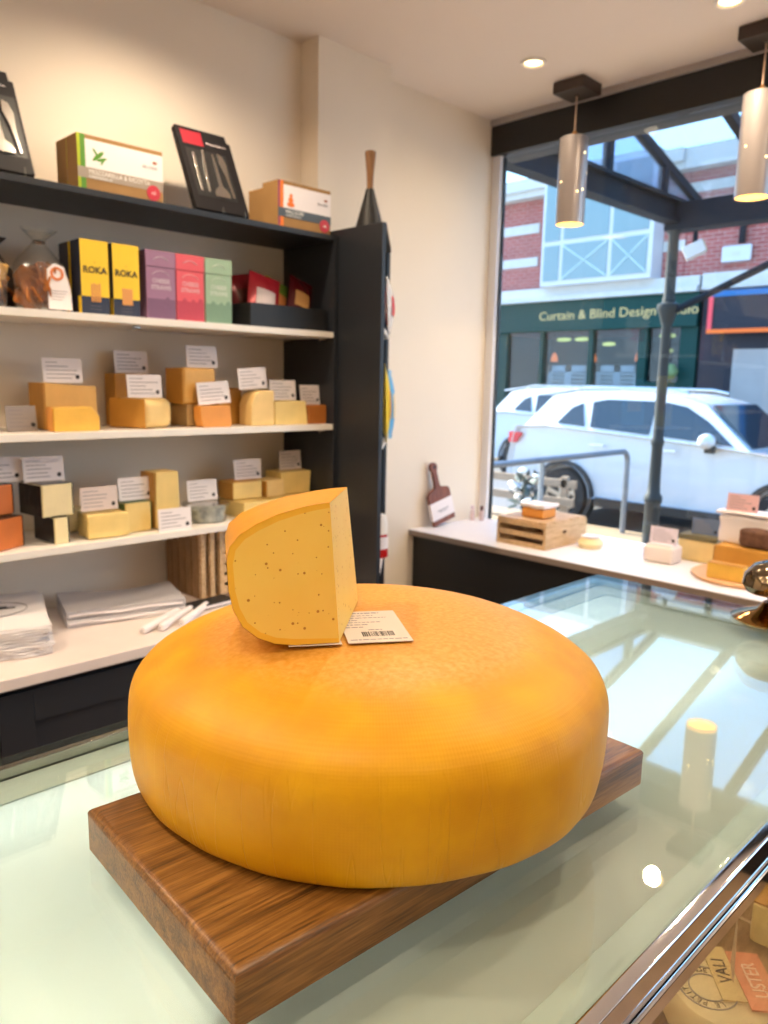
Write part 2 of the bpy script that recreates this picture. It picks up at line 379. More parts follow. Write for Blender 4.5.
# ------------------------------------------------------------------ cars
M['carwhite'] = mat('white_car_paint', (196, 200, 205), .25, coat=.6)
M['carglass'] = mat('tinted_car_glass', (40, 48, 56), .06, spec=.8)
M['tyre'] = mat('tyre_rubber', (28, 28, 30), .8)
M['trimblack'] = mat('black_car_trim', (30, 31, 33), .55)
M['red'] = mat('red_lamp_lens', (200, 28, 36), .15)
def make_car(label):
    # local: x across (0 = near side), y along (0 = rear, negative = forward), z up from the road
    t = thing('car', label, 'car', (8.5, 6.23, GROUND - .05), 0, 'white cars parked in the street')
    W = 1.82
    def arch(yc, r, n=9): return [(yc + r * math.cos(a), .36 + r * math.sin(a)) for a in [math.pi * k / (n - 1) for k in range(n)]]
    low = [(-.08, .42), (0, .55), (-.02, .85), (-.06, 1.02), (-.12, 1.20), (-.55, 1.235), (-1.6, 1.18), (-2.6, 1.12), (-3.15, 1.08), (-3.7, 1.0), (-4.25, .90), (-4.48, .72), (-4.55, .5), (-4.5, .32), (-4.36, .28)]
    under = [(-3.2, .27), (-1.35, .27)]
    bottom = [(q[0], max(q[1], .27)) for q in arch(-3.55, .40)[::-1]] + [(q[0], max(q[1], .27)) for q in arch(-.87, .40)[::-1]] + [(-.3, .32)]
    poly = low + bottom
    # tumblehome by station: outline extruded with inset ends
    def ring(x, ins, dz=0): return [(x, y * (1 - ins * .02) - ins * .045, .7 + (z - .7) * (1 - ins * .06)) for y, z in poly]
    g = G(); st = [(0.07, 1.), (0.0, 0.), (W, 0.), (W - .07, 1.)]
    rings = [ring(x, i) for x, i in st]; n = len(poly)
    vs = [p for r_ in rings for p in r_]; fs = []
    for k in range(3):
        for i in range(n): fs.append((k * n + i, k * n + (i + 1) % n, (k + 1) * n + (i + 1) % n, (k + 1) * n + i))
    fs += [tuple(range(n))[::-1], tuple(range(3 * n, 4 * n))]
    g._add(vs, fs); body = g.build('body', M['carwhite'], t, ang=35)
    # cabin: lower outline at belt, upper outline at roof
    bl = [(-.2, 1.19), (-.62, 1.225), (-1.5, 1.18), (-2.4, 1.13), (-3.15, 1.07)]
    tp = [(-.52, 1.60), (-.85, 1.655), (-1.5, 1.675), (-2.2, 1.64), (-2.55, 1.56)]
    def pt(y, z, s, ins): return (ins if s == 0 else W - ins, y, z)
    g = G(); vs = []; fs = []
    for s in (0, 1):
        for y, z in bl: vs.append(pt(y, z, s, .05))
        for y, z in tp: vs.append(pt(y, z, s, .24))
        for y, z in tp: vs.append(pt(y - (.02 if y > -2 else -.05), z + .03, s, .34))
    m5 = 5
    for i in range(4):
        for s, o_ in ((0, 0), (1, 15)):
            fs.append((o_ + i, o_ + i + 1, o_ + 5 + i + 1, o_ + 5 + i)); fs.append((o_ + 5 + i, o_ + 5 + i + 1, o_ + 10 + i + 1, o_ + 10 + i))
        fs.append((10 + i, 10 + i + 1, 25 + i + 1, 25 + i))
    for e in (0, 4):
        fs.append((e, 5 + e, 20 + e, 15 + e)); fs.append((5 + e, 10 + e, 25 + e, 20 + e))
    g._add(vs, fs); g.build('cabin', M['carwhite'], t, ang=40)
    # side glass lies on the cabin side plane
    def side(y, z, s, off):
        def ip(P, y):
            P = sorted(P)
            if y <= P[0][0]: i = 0
            elif y >= P[-1][0]: i = len(P) - 2
            else: i = max(j for j in range(len(P) - 1) if P[j][0] <= y)
            (a0, b0), (a1, b1) = P[i], P[i + 1]; return b0 + (b1 - b0) * (y - a0) / (a1 - a0)
        zb_, zt_ = ip(bl, y), ip(tp, y)
        k = (z - zb_) / (zt_ - zb_); ins = .05 + .19 * k - off
        return (ins if s == 0 else W - ins, y, z)
    wins = [('quarter_window', [(-.72, 1.27), (-1.12, 1.245), (-1.02, 1.53), (-.88, 1.47)]),
            ('rear_door_window', [(-1.2, 1.24), (-1.98, 1.19), (-1.98, 1.58), (-1.35, 1.585), (-1.16, 1.55)]),
            ('front_door_window', [(-2.1, 1.185), (-2.95, 1.125), (-2.62, 1.38), (-2.35, 1.53), (-2.1, 1.575)])]
    for nm, q in wins:
        for s in (0, 1):
            a = [side(y, z, s, -.004) for y, z in q]; b = [side(y, z, s, .016) for y, z in q]
            G().prism(a, b).build(nm, M['carglass'], t, smooth=False)
    G().prism([(.17, -3.1, 1.1), (W - .17, -3.1, 1.1), (W - .3, -2.6, 1.55), (.3, -2.6, 1.55)], [(.17, -3.13, 1.11), (W - .17, -3.13, 1.11), (W - .3, -2.63, 1.56), (.3, -2.63, 1.56)]).build('windscreen', M['carglass'], t, smooth=False)
    G().prism([(.22, -.28, 1.25), (W - .22, -.28, 1.25), (W - .34, -.5, 1.57), (.34, -.5, 1.57)], [(.22, -.24, 1.25), (W - .22, -.24, 1.25), (W - .34, -.46, 1.57), (.34, -.46, 1.57)]).build('rear_window', M['carglass'], t, smooth=False)
    G().prism([(.3, -.3, 1.61), (W - .3, -.3, 1.61), (W - .32, -.8, 1.69), (.32, -.8, 1.69)], [(.3, -.3, 1.64), (W - .3, -.3, 1.64), (W - .32, -.8, 1.71), (.32, -.8, 1.71)], .008).build('spoiler', M['carwhite'], t)
    for x in (.33, W - .33): G().tube([(x, -.8, 1.69), (x, -.95, 1.735), (x, -2.1, 1.72), (x, -2.3, 1.68)], .018, 8).build('roof_rail', M['steel'], t)
    for x, s in ((.02, 0), (W - .02, 1)):
        d = -1 if s == 0 else 1
        G().at((x + d * .1, -2.72, 1.17)).ball((0, 0, 0), .12, 3, (1, .75, .72)).build('door_mirror', M['carwhite'], t)
        G().at((x + d * .06, -2.75, 1.08)).box(-.05, .05, -.05, .05, -.04, .05, .01).build('mirror_foot', M['trimblack'], t)
        for y in (-1.35, -2.25): G().at((x + d * .03, y, 1.02)).box(-.012, .012, -.1, .1, -.018, .018, .008).build('door_handle', M['carwhite'], t)
        for y in (-.87, -3.55):
            w_ = G().at((x - d * .09, y, .35), (0, R(90), 0)).lathe([(.2, -.1), (.33, -.1), (.35, -.07), (.35, .07), (.33, .1), (.2, .1)], 36).build('wheel', M['tyre'], t)
            g = G().at((x - d * .09 + d * .095, y, .35), (0, R(90), 0)).lathe([(0, -.02), (.05, -.02), (.05, .01), (0, .01)], 16)
            for k in range(5):
                g.at((x - d * .09 + d * .095, y, .35), (R(72 * k), 0, 0)); g.box(-.015, .015, -.03, .03, .03, .2)
            g.at((x - d * .09 + d * .095, y, .35), (0, R(90), 0)).lathe([(.19, -.02), (.215, -.02), (.215, .02), (.19, .02), (.19, -.02)], 30)
            g.build('rim', M['steel'], w_)
            G().at((x - d * .05, y, .36), (0, R(90), 0)).lathe([(.385, -.06), (.44, -.06), (.44, .06), (.385, .06), (.385, -.06)], 36).build('wheel_arch', M['trimblack'], t)
        G().prism([(x - d * .0, -.0, 1.12), (x - d * .25, .03, 1.12), (x - d * .25, .03, 1.0), (x, 0, .98)], [(x + d * .015, -.22, 1.12), (x - d * .25, -.1, 1.12), (x - d * .25, -.1, 1.0), (x + d * .015, -.12, .98)]).build('tail_lamp', M['red'], t)
        G().box(x - .03, x + .03, -3.1, -1.35, .27, .38, .01).build('sill_trim', M['trimblack'], t)
    G().box(.1, W - .1, -.06, .02, .38, .62, .02).build('rear_bumper', M['trimblack'], t)
    return t
car = make_car('white estate car parked directly outside, in front of the green shop')
car2 = copy_tree(car); car2.location = (12.0, 9.45, GROUND - .05); car2['label'] = 'white car parked farther up the street, partly hidden behind the nearer white car'

# ------------------------------------------------------------------ buildings opposite
M['brick'] = None
def brickmat():
    m, nt, b = base('red_brick')
    tc = nt.nodes.new('ShaderNodeTexCoord'); mp = nt.nodes.new('ShaderNodeMapping'); mp.inputs['Rotation'].default_value = (R(90), 0, R(90))
    sep = nt.nodes.new('ShaderNodeSeparateXYZ'); cmb = nt.nodes.new('ShaderNodeCombineXYZ')
    nt.links.new(tc.outputs['Object'], sep.inputs[0]); nt.links.new(sep.outputs['Y'], cmb.inputs['X']); nt.links.new(sep.outputs['Z'], cmb.inputs['Y'])
    br = nt.nodes.new('ShaderNodeTexBrick'); br.inputs['Scale'].default_value = 1.
    br.inputs['Brick Width'].default_value = .23; br.inputs['Row Height'].default_value = .075; br.inputs['Mortar Size'].default_value = .008
    br.inputs['Color1'].default_value = (*lin((160, 78, 74)), 1); br.inputs['Color2'].default_value = (*lin((144, 68, 64)), 1); br.inputs['Mortar'].default_value = (*lin((170, 140, 132)), 1)
    nt.links.new(cmb.outputs[0], br.inputs['Vector']); nt.links.new(br.outputs['Color'], b.inputs['Base Color']); b.inputs['Roughness'].default_value = .85
    return m
M['brick'] = brickmat()
M['cream'] = mat('cream_stone', (188, 186, 182), .7, var=.04)
M['green'] = mat('dark_green_shopfront', (10, 56, 52), .5, spec=.2)
M['gold'] = mat('gold_lettering', (196, 168, 110), .4, .3)
M['shopglass'] = mat('shop_window_glass', (70, 84, 92), .08, spec=.8)
M['bayglass'] = mat('bay_window_glass', (112, 138, 144), .12, spec=.7)
FX = 15.0
bd = thing('shop_building', 'red brick building with green curtain shop at street level and white bay window above', 'building', (FX, 8.9, GROUND))
bo = Vector((FX, 8.9, GROUND))
def bg(): return G().at(tuple(-bo))
bg().box(FX, FX + 5, 7.0, 13.5, 1.16, 4.35).box(FX, FX + 3, 11.6, 13.5, GROUND, 1.16).build('brick_wall', M['brick'], bd, smooth=False)
for z in (2.72, 3.44): bg().box(FX - .03, FX, 10.38, 13.5, z - .1, z + .1).box(FX - .03, FX, 7.0, 7.44, z - .1, z + .1).build('stone_band', M['cream'], bd, smooth=False)
bg().box(FX - .35, FX, 6.55, 13.5, 1.80, 1.9).box(FX - .25, FX, 6.55, 13.5, 1.9, 2.1).build('cornice', M['cream'], bd, smooth=False)
bg().box(FX - .3, FX, 7.0, 13.5, 4.05, 4.18).box(FX - .4, FX, 7.0, 13.5, 4.18, 4.42).build('eaves', M['cream'], bd, smooth=False)
# bay
by0, by1 = 7.45, 10.0
by = bg().box(FX - .45, FX, by0, by1, 2.1, 4.5).build('bay_window', M['outwhite'], bd, smooth=False)
for a, b_ in ((by0 + .1, by0 + .86), (by0 + .96, by1 - .55), (by1 - .45, by1 - .08)):
    bg().box(FX - .47, FX - .45, a, b_, 3.02, 4.35).build('pane', M['bayglass'], by, smooth=False)
    q = bg().box(FX - .47, FX - .45, a, b_, 2.2, 2.92).build('lower_panel', M['bayglass'], by, smooth=False)
    if b_ - a > .6:
        g = bg(); 
        for s in (1, -1):
            zc_, yc_ = 2.56, (a + b_) / 2; L = (b_ - a) / 2
            g.prism([(FX - .485, yc_ - L, zc_ - s * .34 - .016), (FX - .485, yc_ - L, zc_ - s * .34 + .016), (FX - .47, yc_ - L, zc_ - s * .34 + .016), (FX - .47, yc_ - L, zc_ - s * .34 - .016)],
                    [(FX - .485, yc_ + L, zc_ + s * .34 - .016), (FX - .485, yc_ + L, zc_ + s * .34 + .016), (FX - .47, yc_ + L, zc_ + s * .34 + .016), (FX - .47, yc_ + L, zc_ + s * .34 - .016)])
        g.build('cross_brace', mat('pale_brace', (176, 200, 202), .6), by, smooth=False)
# green shopfront
bg().box(FX - .22, FX, 6.55, 11.6, 1.16, 1.80, .01).build('fascia', M['green'], bd)
text('Curtain & Blind Design Studio', .27, bd, M['gold'], (-.225, 8.33 - 8.9, 1.48 - GROUND), (R(90), 0, R(-90)), name='sign_lettering', sx=1.1, ext=.003)
bg().box(FX + 2.4, FX + 2.5, 6.55, 11.6, GROUND, 1.16).box(FX, FX + 2.4, 6.55, 6.6, GROUND, 1.159).box(FX, FX + 2.4, 11.55, 11.6, GROUND, 1.159).box(FX, FX + 2.4, 6.6, 11.55, GROUND, GROUND + .05).build('shop_interior', mat('shop_interior_grey', (66, 64, 66), .7), bd, smooth=False)
sf = bg().box(FX - .12, FX, 6.55, 11.6, GROUND, -.95).box(FX - .12, FX, 11.05, 11.6, -.95, 1.159).box(FX - .14, FX, 7.58, 7.76, -.95, 1.159).box(FX - .12, FX, 10.06, 10.15, -.95, 1.159).box(FX - .12, FX, 8.81, 8.92, -.95, 1.159)
sf.box(FX - .12, FX, 6.56, 6.9, -.95, 1.159).box(FX - .12, FX, 6.9, 7.58, -.2, .1).build('shopfront_frame', M['green'], bd, smooth=False)
sg2 = glass('shop_glass', (225, 232, 236), .04)
for y0, y1 in ((7.76, 8.81), (8.92, 10.06), (10.15, 11.05)): bg().box(FX - .03, FX - .02, y0, y1, -.95, 1.159).build('display_window', sg2, bd, smooth=False)
bg().box(FX - .03, FX - .02, 6.9, 7.58, -.95, -.2).box(FX - .03, FX - .02, 6.9, 7.58, .1, 1.159).build('door_glass', sg2, bd, smooth=False)
lf = thing('hanging_plant', 'round green hanging plant by the green shop doorway', 'hanging plant', (FX - .35, 6.95, .2))
G().ball((0, 0, .1), .16, 2, (.8, 1, 1)).noise(.04, 12).build('foliage', mat('mossy_leaves', (110, 130, 84), .7, var=.2), lf)
G().tube([(0, 0, .25), (0, 0, .93)], .008, 6).build('hanger', M['iron'], lf)
# shutters, lamps and lights shown in the shop window
for i, (y0, y1) in enumerate(((8.95, 10.0), (7.8, 8.78))):
    s = thing('plantation_shutter', ('white louvred shutter display in the green shop window, the one nearer the white wall', 'white louvred shutter display in the green shop window, the one nearer the dark post')[i], 'shutter', (FX + .06, (y0 + y1) / 2, GROUND + .051), 0, 'louvred shutters in the shop window')
    g = G(); h = 2.08; w2 = (y1 - y0) / 2
    for a, b_ in ((-w2, -w2 + .1), (-.08, .08), (w2 - .1, w2)): g.box(-.01, .01, a, b_, 0, h)
    for z0, z1 in ((0, .08), (h - .14, h)): g.box(-.01, .01, -w2, w2, z0, z1)
    g.build('frame', M['outwhite'], s, smooth=False)
    g = G()
    for k in range(23): g.at((.0, 0, .13 + k * .08), (0, R(35), 0)); g.box(-.012, .012, -w2 + .1, -.08, -.028, .028); g.box(-.012, .012, .08, w2 - .1, -.028, .028)
    g.build('louvres', M['cream'], s, smooth=False)
for i, y in enumerate((9.95, 8.97, 7.9)):
    s = thing('shop_pendant_lamp', ('orange pendant lamp in the green shop window nearest the white wall', 'orange pendant lamp in the middle of the green shop window', 'orange pendant lamp in the green shop window beside the dark post')[i], 'pendant lamp', (FX + .2, y, .52), 0, 'orange lamps in the shop window')
    G().lathe([(.08, 0), (.07, .1), (.03, .19), (0, .2)], 20).build('shade', emis('orange_lamp_glass', (232, 130, 80), 1.8), s)
    G().tube([(0, 0, .2), (0, 0, .635)], .005, 6).build('cord', M['black'], s)
for i, (y, z, wd) in enumerate(((9.6, 1.02, .3), (9.15, 1.02, .3), (8.5, .9, .25), (7.22, 1.04, .28), (7.2, .74, .2))):
    s = thing('strip_light', ['first', 'second', 'third', 'fourth', 'fifth'][i] + ' yellow green light inside the green shop, counted from the white wall', 'light', (FX + .5, y * 1.033, z), 0, 'yellow green shop lights')
    G().lathe([(0, -.045), (.5, -.03), (.5, .03), (0, .045)], 20).build('diffuser', emis('lime_light', (228, 240, 150), 1.6), s).scale = (.03, wd * 1.2, 1)
# dark shop on the right
M['slate'] = mat('dark_slate_shopfront', (36, 36, 46), .5, spec=.25)
ds = thing('dark_shop_building', 'brick building with dark shopfront and glowing edged sign, right of the green shop', 'building', (FX, 2, GROUND))
do = Vector((FX, 2, GROUND))
def dg_(): return G().at(tuple(-do))
dg_().box(FX + .01, FX + 5, -6, 6.99, 1.161, 4.35).box(FX + .01, FX + 5, -6, 6.54, GROUND, 1.16).build('brick_wall', M['brick'], ds, smooth=False)
for z in (3.05, 3.75): dg_().box(FX - .02, FX + .01, -6, 6.99, z - .09, z + .09).build('stone_band', M['cream'], ds, smooth=False)
dg_().box(FX - .25, FX + .01, -6, 6.5, 1.82, 2.12).build('cornice', M['cream'], ds, smooth=False)
dg_().box(FX - .3, FX + .01, -6, 6.99, 4.05, 4.42).build('eaves', M['cream'], ds, smooth=False)
dg_().box(FX - .1, FX + .01, -6, 6.5, GROUND, 1.8).build('shopfront', M['slate'], ds, smooth=False)
sg = dg_().box(FX - .4, FX - .1, -3, 6.22, 1.04, 1.72, .01).build('sign_box', M['slate'], ds)
dg_().box(FX - .44, FX - .4, -3, 6.26, 1.66, 1.76).build('top_light_strip', emis('blue_strip', (60, 130, 225), 1.2), sg, smooth=False)
dg_().box(FX - .44, FX - .4, -3, 6.26, 1.0, 1.07).build('bottom_light_strip', emis('orange_strip', (245, 140, 90), 1.2), sg, smooth=False)
dg_().box(FX - .44, FX - .4, 6.19, 6.26, 1.07, 1.66).build('end_light_strip', emis('pink_strip', (240, 110, 140), 1.2), sg, smooth=False)
text('C', .36, sg, M['outwhite'], (-.405, 5.06 - 2, 1.4 - GROUND), (R(90), 0, R(-90)), name='sign_lettering', ext=.004, bold=.01)
dg_().box(FX - .13, FX - .1, 3.6, 5.85, GROUND, .72).build('door_shutter', mat('pale_door_shutter', (150, 148, 148), .5, var=.06, vscale=3), ds, smooth=False)
dg_().tube([(FX - .08, 5.9, 2.63), (FX - .08, 5.9, 4.04)], .06, 10).build('drainpipe', M['iron'], ds)
ab = thing('alarm_box', 'small white alarm box on the red brick wall above the dark sign', 'alarm box', (FX - .09, 5.98, 2.3))
G().box(-.02, .06, -.27, .27, 0, .3, .03).build('cover', M['outwhite'], ab)
G().box(-.022, -.018, -.08, .08, .1, .18).build('badge', M['cream'], ab)
# ------------------------------------------------------------------ shelving on the left wall
S1, S2, S3, S4, WT = .49, .167, -.154, -.466, -.72
SYF = 2.09
sh = thing('wall_shelving', 'dark framed wall shelving with white shelves, filled with cheeses and boxes', 'shelving', (1.0, 2.235, WT))
so = Vector((1.0, 2.235, WT))
def sg_(): return G().at(tuple(-so))
sg_().box(.2, 1.8055, SYF, 2.38, S1 - .017, S1, .0012).build('top_shelf', M['navy'], sh)
for z in (S2, S3, S4): sg_().box(.2185, 1.8055, SYF, 2.38, z - .02, z, .0012).build('shelf', M['white'], sh)
sg_().box(1.806, 1.8225, SYF - .002, 2.38, WT, S1, .001).build('side_panel', M['navy'], sh)
sg_().box(.2, .218, SYF, 2.38, WT, S1 - .0175, .001).build('side_panel', M['navy'], sh)
for z in (S2, S3, S4):
    for y in (2.13, 2.33): sg_().at(tuple(Vector((1.79, y, z - .028)) - so), (0, R(90), 0)).lathe([(0, -.015), (.004, -.015), (.004, .0155), (0, .0155)], 10).build('shelf_pin', M['steel'], sh)
sg_().box(1.08, 1.1, 2.13, 2.15, S2 - .03, S2 - .0205, .003).build('shelf_pin', M['steel'], sh)

wt = struct_ = None
w_ = G().box(-.3, 1.8055, 1.862, 2.38, WT - .03, WT - .0005, .003).build('worktop', M['worktop']); tag(w_, 'pale worktop running under the cheese shelves', 'worktop')
for i, (x0, x1) in enumerate(((-.03, .57), (.57, 1.17), (1.17, 1.77))):
    t = thing('base_cabinet', ['dark base cabinet under the worktop, at the left edge of the view', 'dark base cabinet with framed door under the worktop, left of the cheese wheel', 'dark base cabinet under the worktop nearest the tall end rack, hidden by the cheese wheel'][i], 'cabinet', (x0, 1.888, FLOOR), 0, 'dark base cabinets')
    h = WT - .0305 - FLOOR
    G().box(.001, .599, .02, .485, 0, h).build('carcass', M['navy'], t, smooth=False)
    dr = G()
    for a in ((.003, .085, .1, h - .02), (.515, .597, .1, h - .02), (.085, .515, h - .105, h - .02), (.085, .515, .1, .19)): dr.box(a[0], a[1], -.002, .0195, a[2], a[3], .001)
    dr.box(.08, .52, .008, .019, .15, h - .1)
    d_ = dr.build('door', M['navy'], t)
    G().tube([(.55, -.025, h - .2), (.55, -.025, h - .32)], .005, 8).tube([(.55, -.002, h - .21), (.55, -.025, h - .21)], .004, 6).tube([(.55, -.002, h - .31), (.55, -.025, h - .31)], .004, 6).build('handle', M['black'], d_)

# tall end rack facing the window
er = thing('end_rack', 'tall dark navy end rack with snack shelves facing the window', 'rack', (1.84, 2.1, FLOOR))
eo = Vector((1.84, 2.1, FLOOR))
def eg(): return G().at(tuple(-eo))
ET = .5115
eg().box(1.8235, 1.8415, 1.873, 2.281, FLOOR, ET, .001).build('side_panel', M['navy'], er)
eg().box(1.8416, 2.1695, 2.268, 2.281, FLOOR, ET - .02, .001).build('back_panel', mat('blue_grey_panel', (84, 96, 110), .5), er)
eg().box(2.17, 2.186, 2.198, 2.281, FLOOR, ET - .02, .001).build('side_panel', M['navy'], er)
tri = [(1.842, 1.877), (2.1695, 2.184), (2.1695, 2.2675), (1.842, 2.2675)]
eg().ext([(1.842, 1.874), (2.187, 2.197), (2.187, 2.281), (1.842, 2.281)], 'z', ET - .018, ET).build('top_panel', M['navy'], er, smooth=False)
RS = (.18, -.22, -.672, -1.1)
for z in RS: eg().ext(tri, 'z', z - .016, z).build('shelf', M['white'], er, smooth=False)

# black cone with wooden handle on top of the rack
t = thing('crumb_brush', 'black cone shaped brush with tall wooden handle standing on top of the dark end rack', 'brush', (1.95, 2.07, ET))
G().lathe([(0, .0005), (.054, .0005), (.054, .006), (.014, .152), (0, .152)], 32).build('cone', M['black'], t)
G().lathe([(0, .1525), (.011, .1525), (.012, .2), (.0195, .272), (.018, .276), (0, .276)], 24).build('handle', oak('turned_handle_wood', (110, 74, 40), (136, 94, 54), (150, 106, 64), (30, 30, 4)), t)

# ------------------------------------------------------------------ generic small goods
def price_card(x, y, z, label, rz=0., w=.112, h=.069, tilt=-9, roll=0., foot=True, m=None):
    if rz == 0: x += .006
    t = thing('price_card', label, 'price card', (x, y, z), R(rz), 'white price cards on the cheese shelves')
    e = (R(tilt), R(roll), 0)
    lift = .0006 + abs(math.sin(R(roll))) * w / 2
    G().at((0, 0, lift), e).box(-w / 2, w / 2, -.001, .001, 0, h).build('card', m or M['card'], t, smooth=False)
    g = G().at((0, 0, lift), e); random.seed(int(x * 1000) + int(z * 977))
    for k in range(5):
        zz = h * (.82 - .16 * k); L = w * random.uniform(.45, .82) * (1 if k else .62)
        g.box(-w * .42, -w * .42 + L, -.0014, -.001, zz - .0011, zz + .0011)
    g.build('lettering', M['ink'], t, smooth=False)
    g = G().at((0, 0, lift), e); g.at(tuple(g.M @ Vector((w * .37, -.0012, h * .24))), e); g.ball((0, 0, 0), .0062, 2, (1, .06, 1.05)); g.build('round_logo', M['black_ink'], t)
    if foot:
        G().at((-.035, .0045, .0003)).box(0, .02, 0, .008, 0, .016, .001).build('holder', M['wood'], t)
    return t
CH = {}
def cheesemat(name, rgb, var=.06, rough=.5): 
    if name not in CH: CH[name] = mat(name, rgb, rough, var=var, vscale=18, bump=.25, bscale=90)
    return CH[name]
def cheese(label, x, y, z, rz, w, d, h, paste, rind=None, faces=('left',), bevel=.004, poly=None, name='cheese_block', crinkle=0., group='cheeses on the wall shelves', taper=0.):
    """paste block with a thin rind laid on the named faces"""
    t = thing(name, label, 'cheese', (x + (.006 if x < 1.7 else .002), y, z + .0006), R(rz), group)
    if poly: g = G().ext([(u * w, v * h) for u, v in poly], 'y', 0, d, bevel, 2)
    else: g = G().box(0, w, 0, d, 0, h, bevel, 3)
    if crinkle: g.sub(3); g.noise(crinkle, 45, w * 37); 
    if taper:
        for v in g.bm.verts: v.co.x += taper * (v.co.z / h - .5) * (1 if v.co.x > w / 2 else -1)
    if crinkle:
        mz = min(v.co.z for v in g.bm.verts)
        for v in g.bm.verts: v.co.z -= mz
    g.build('paste', paste, t)
    if rind:
        e = .0012
        for f in faces:
            g = G()
            if f == 'left': g.box(-e - .002, -e, .002, d - .001, .002, h - .001, .0008)
            if f == 'right': g.box(w + e, w + e + .002, .002, d - .001, .002, h - .001, .0008)
            if f == 'top': g.box(.001, w - .001, .001, d - .001, h + .0003, h + .0022, .0008)
            if f == 'back': g.box(.001, w - .001, d + e, d + e + .002, .002, h - .002, .0008)
            g.build('rind', rind, t)
    return t
gold = cheesemat('golden_paste', (222, 172, 92)); pale = cheesemat('pale_paste', (232, 198, 130)); butter = cheesemat('buttery_paste', (234, 204, 128))
deep = cheesemat('deep_gold_rind', (196, 140, 58)); orange = cheesemat('orange_paste', (224, 150, 66)); amber_c = cheesemat('amber_paste', (166, 98, 34))
yellow = cheesemat('yellow_paste', (232, 180, 70)); dull = cheesemat('dull_wrapped_paste', (178, 146, 96)); brick_o = cheesemat('red_orange_paste', (206, 112, 44))
blackwax = mat('black_wax', (34, 30, 32), .25, bump=.4, bscale=40); greenwax = mat('green_wax', (72, 98, 44), .35)
cream_c = cheesemat('cream_paste', (238, 220, 170)); film = glass('cling_film', (250, 250, 246), .06, rough=.12, power=3, haze=.05)
# --- upper cheese shelf
price_card(.772, 2.2, S3, 'greyish price card standing on the upper cheese shelf, left of the tall golden wedge', w=.08, foot=False, m=mat('shaded_card', (158, 148, 144), .6))  # shade on this white card is put into its grey colour
cheese('tall golden cheese wedge with a smaller yellow wedge in front of it', .836, 2.2, S3, 0, .15, .109, .132, gold, deep, ('left',), poly=[(0, 0), (1, 0), (1, .93), (0, 1)])
cheese('low bright yellow cheese wedge with slanted right corner, in front of the tall golden wedge', .826, 2.12, S3, 0, .13, .04, .068, yellow, CH['orange_paste'], ('left',), poly=[(0, 0), (1, 0), (1, .6), (.82, 1), (0, .96)])
price_card(.905, 2.235, S3 + .1325, 'price card on top of the tall golden wedge of the upper cheese shelf', tilt=-6)
cheese('rounded half wheel of golden cheese with a pale cut face on the upper cheese shelf', 1.096, 2.118, S3, 20, .122, .142, .09, pale, deep, ('left',), bevel=.024, name='half_cheese_wheel')
price_card(1.13, 2.185, S3 + .0912, 'brighter price card on the rounded half wheel, overlapping a duller card behind it', tilt=-6)
cheese('tall dark gold cheese block behind the rounded half wheel', 1.09, 2.302, S3, 0, .12, .072, .163, deep)
price_card(1.16, 2.325, S3 + .164, 'duller price card on the tall block behind the rounded half wheel', tilt=-6)
cheese('dull wrapped cheese block carrying a bigger golden block on the upper cheese shelf', 1.262, 2.17, S3, 0, .098, .11, .069, dull, name='wrapped_cheese')
cheese('golden cheese block stacked on a dull wrapped one, middle of the upper cheese shelf', 1.249, 2.165, S3 + .0702, 0, .118, .106, .114, gold, deep, ('left',), bevel=.01)
price_card(1.345, 2.21, S3 + .186, 'price card on the raised golden block, the highest card of the upper cheese shelf', tilt=-6)
cheese('small orange cheese piece with narrow foot under a tilted card on the upper cheese shelf', 1.276, 2.115, S3, 0, .117, .046, .068, orange, None, (), poly=[(.1, 0), (.95, 0), (1, .1), (.95, 1), (0, .98), (.02, .4)], bevel=.004)
price_card(1.342, 2.135, S3 + .069, 'slightly tilted price card on the small orange cheese piece', roll=-4, tilt=-6, w=.118)
cheese('dark gold cheese block standing behind the small orange piece and the pale rounded one', 1.405, 2.21, S3, 0, .09, .1, .122, deep)
cheese('pale rounded cheese piece under the most tilted card of the upper cheese shelf', 1.468, 2.115, S3, 0, .094, .075, .116, pale, None, (), poly=[(0, 0), (1, 0), (1, 1), (.42, 1), (.16, .9), (0, .6)], bevel=.006)
price_card(1.497, 2.145, S3 + .117, 'price card tilted to one side on the pale rounded cheese piece', roll=-4, tilt=-5)
cheese('pale gold cheese wedge with sloping right side near the dark end panel', 1.567, 2.12, S3, 0, .142, .1, .081, butter, None, (), poly=[(0, 0), (1, 0), (.94, 1), (0, .97)])
price_card(1.64, 2.17, S3 + .082, 'price card on the pale gold wedge with sloping side', tilt=-6)
cheese('dark amber cheese block in the right end corner of the upper cheese shelf', 1.717, 2.12, S3, 0, .082, .08, .066, amber_c)
price_card(1.757, 2.165, S3 + .067, 'greyish price card on the dark amber block by the dark end panel', tilt=-6, w=.09)
# --- lower cheese shelf
cheese('lower red orange cheese block at the left edge of the lower cheese shelf', .635, 2.105, S4, 28, .125, .1, .085, brick_o, blackwax, ('right', 'top'))
cheese('red orange cheese block stacked on another at the left edge of the lower cheese shelf', .615, 2.15, S4 + .0885, 16, .12, .1, .082, brick_o, blackwax, ('right', 'top'))
price_card(.712, 2.21, S4 + .174, 'price card above the two red orange blocks at the left edge of the shelf', tilt=-6)
cheese('black waxed cheese block with dark glossy wrapper, under a similar block', .815, 2.125, S4, 4, .04, .12, .074, cream_c, blackwax, ('left', 'top', 'right'), name='waxed_cheese')
cheese('black waxed cheese block with cream cut face, stacked on a glossy wrapped one', .786, 2.125, S4 + .0775, 8, .09, .12, .09, cream_c, blackwax, ('left', 'top', 'right'), name='waxed_cheese')
price_card(.82, 2.19, S4 + .171, 'large price card on the stacked black waxed cheese', tilt=-6)
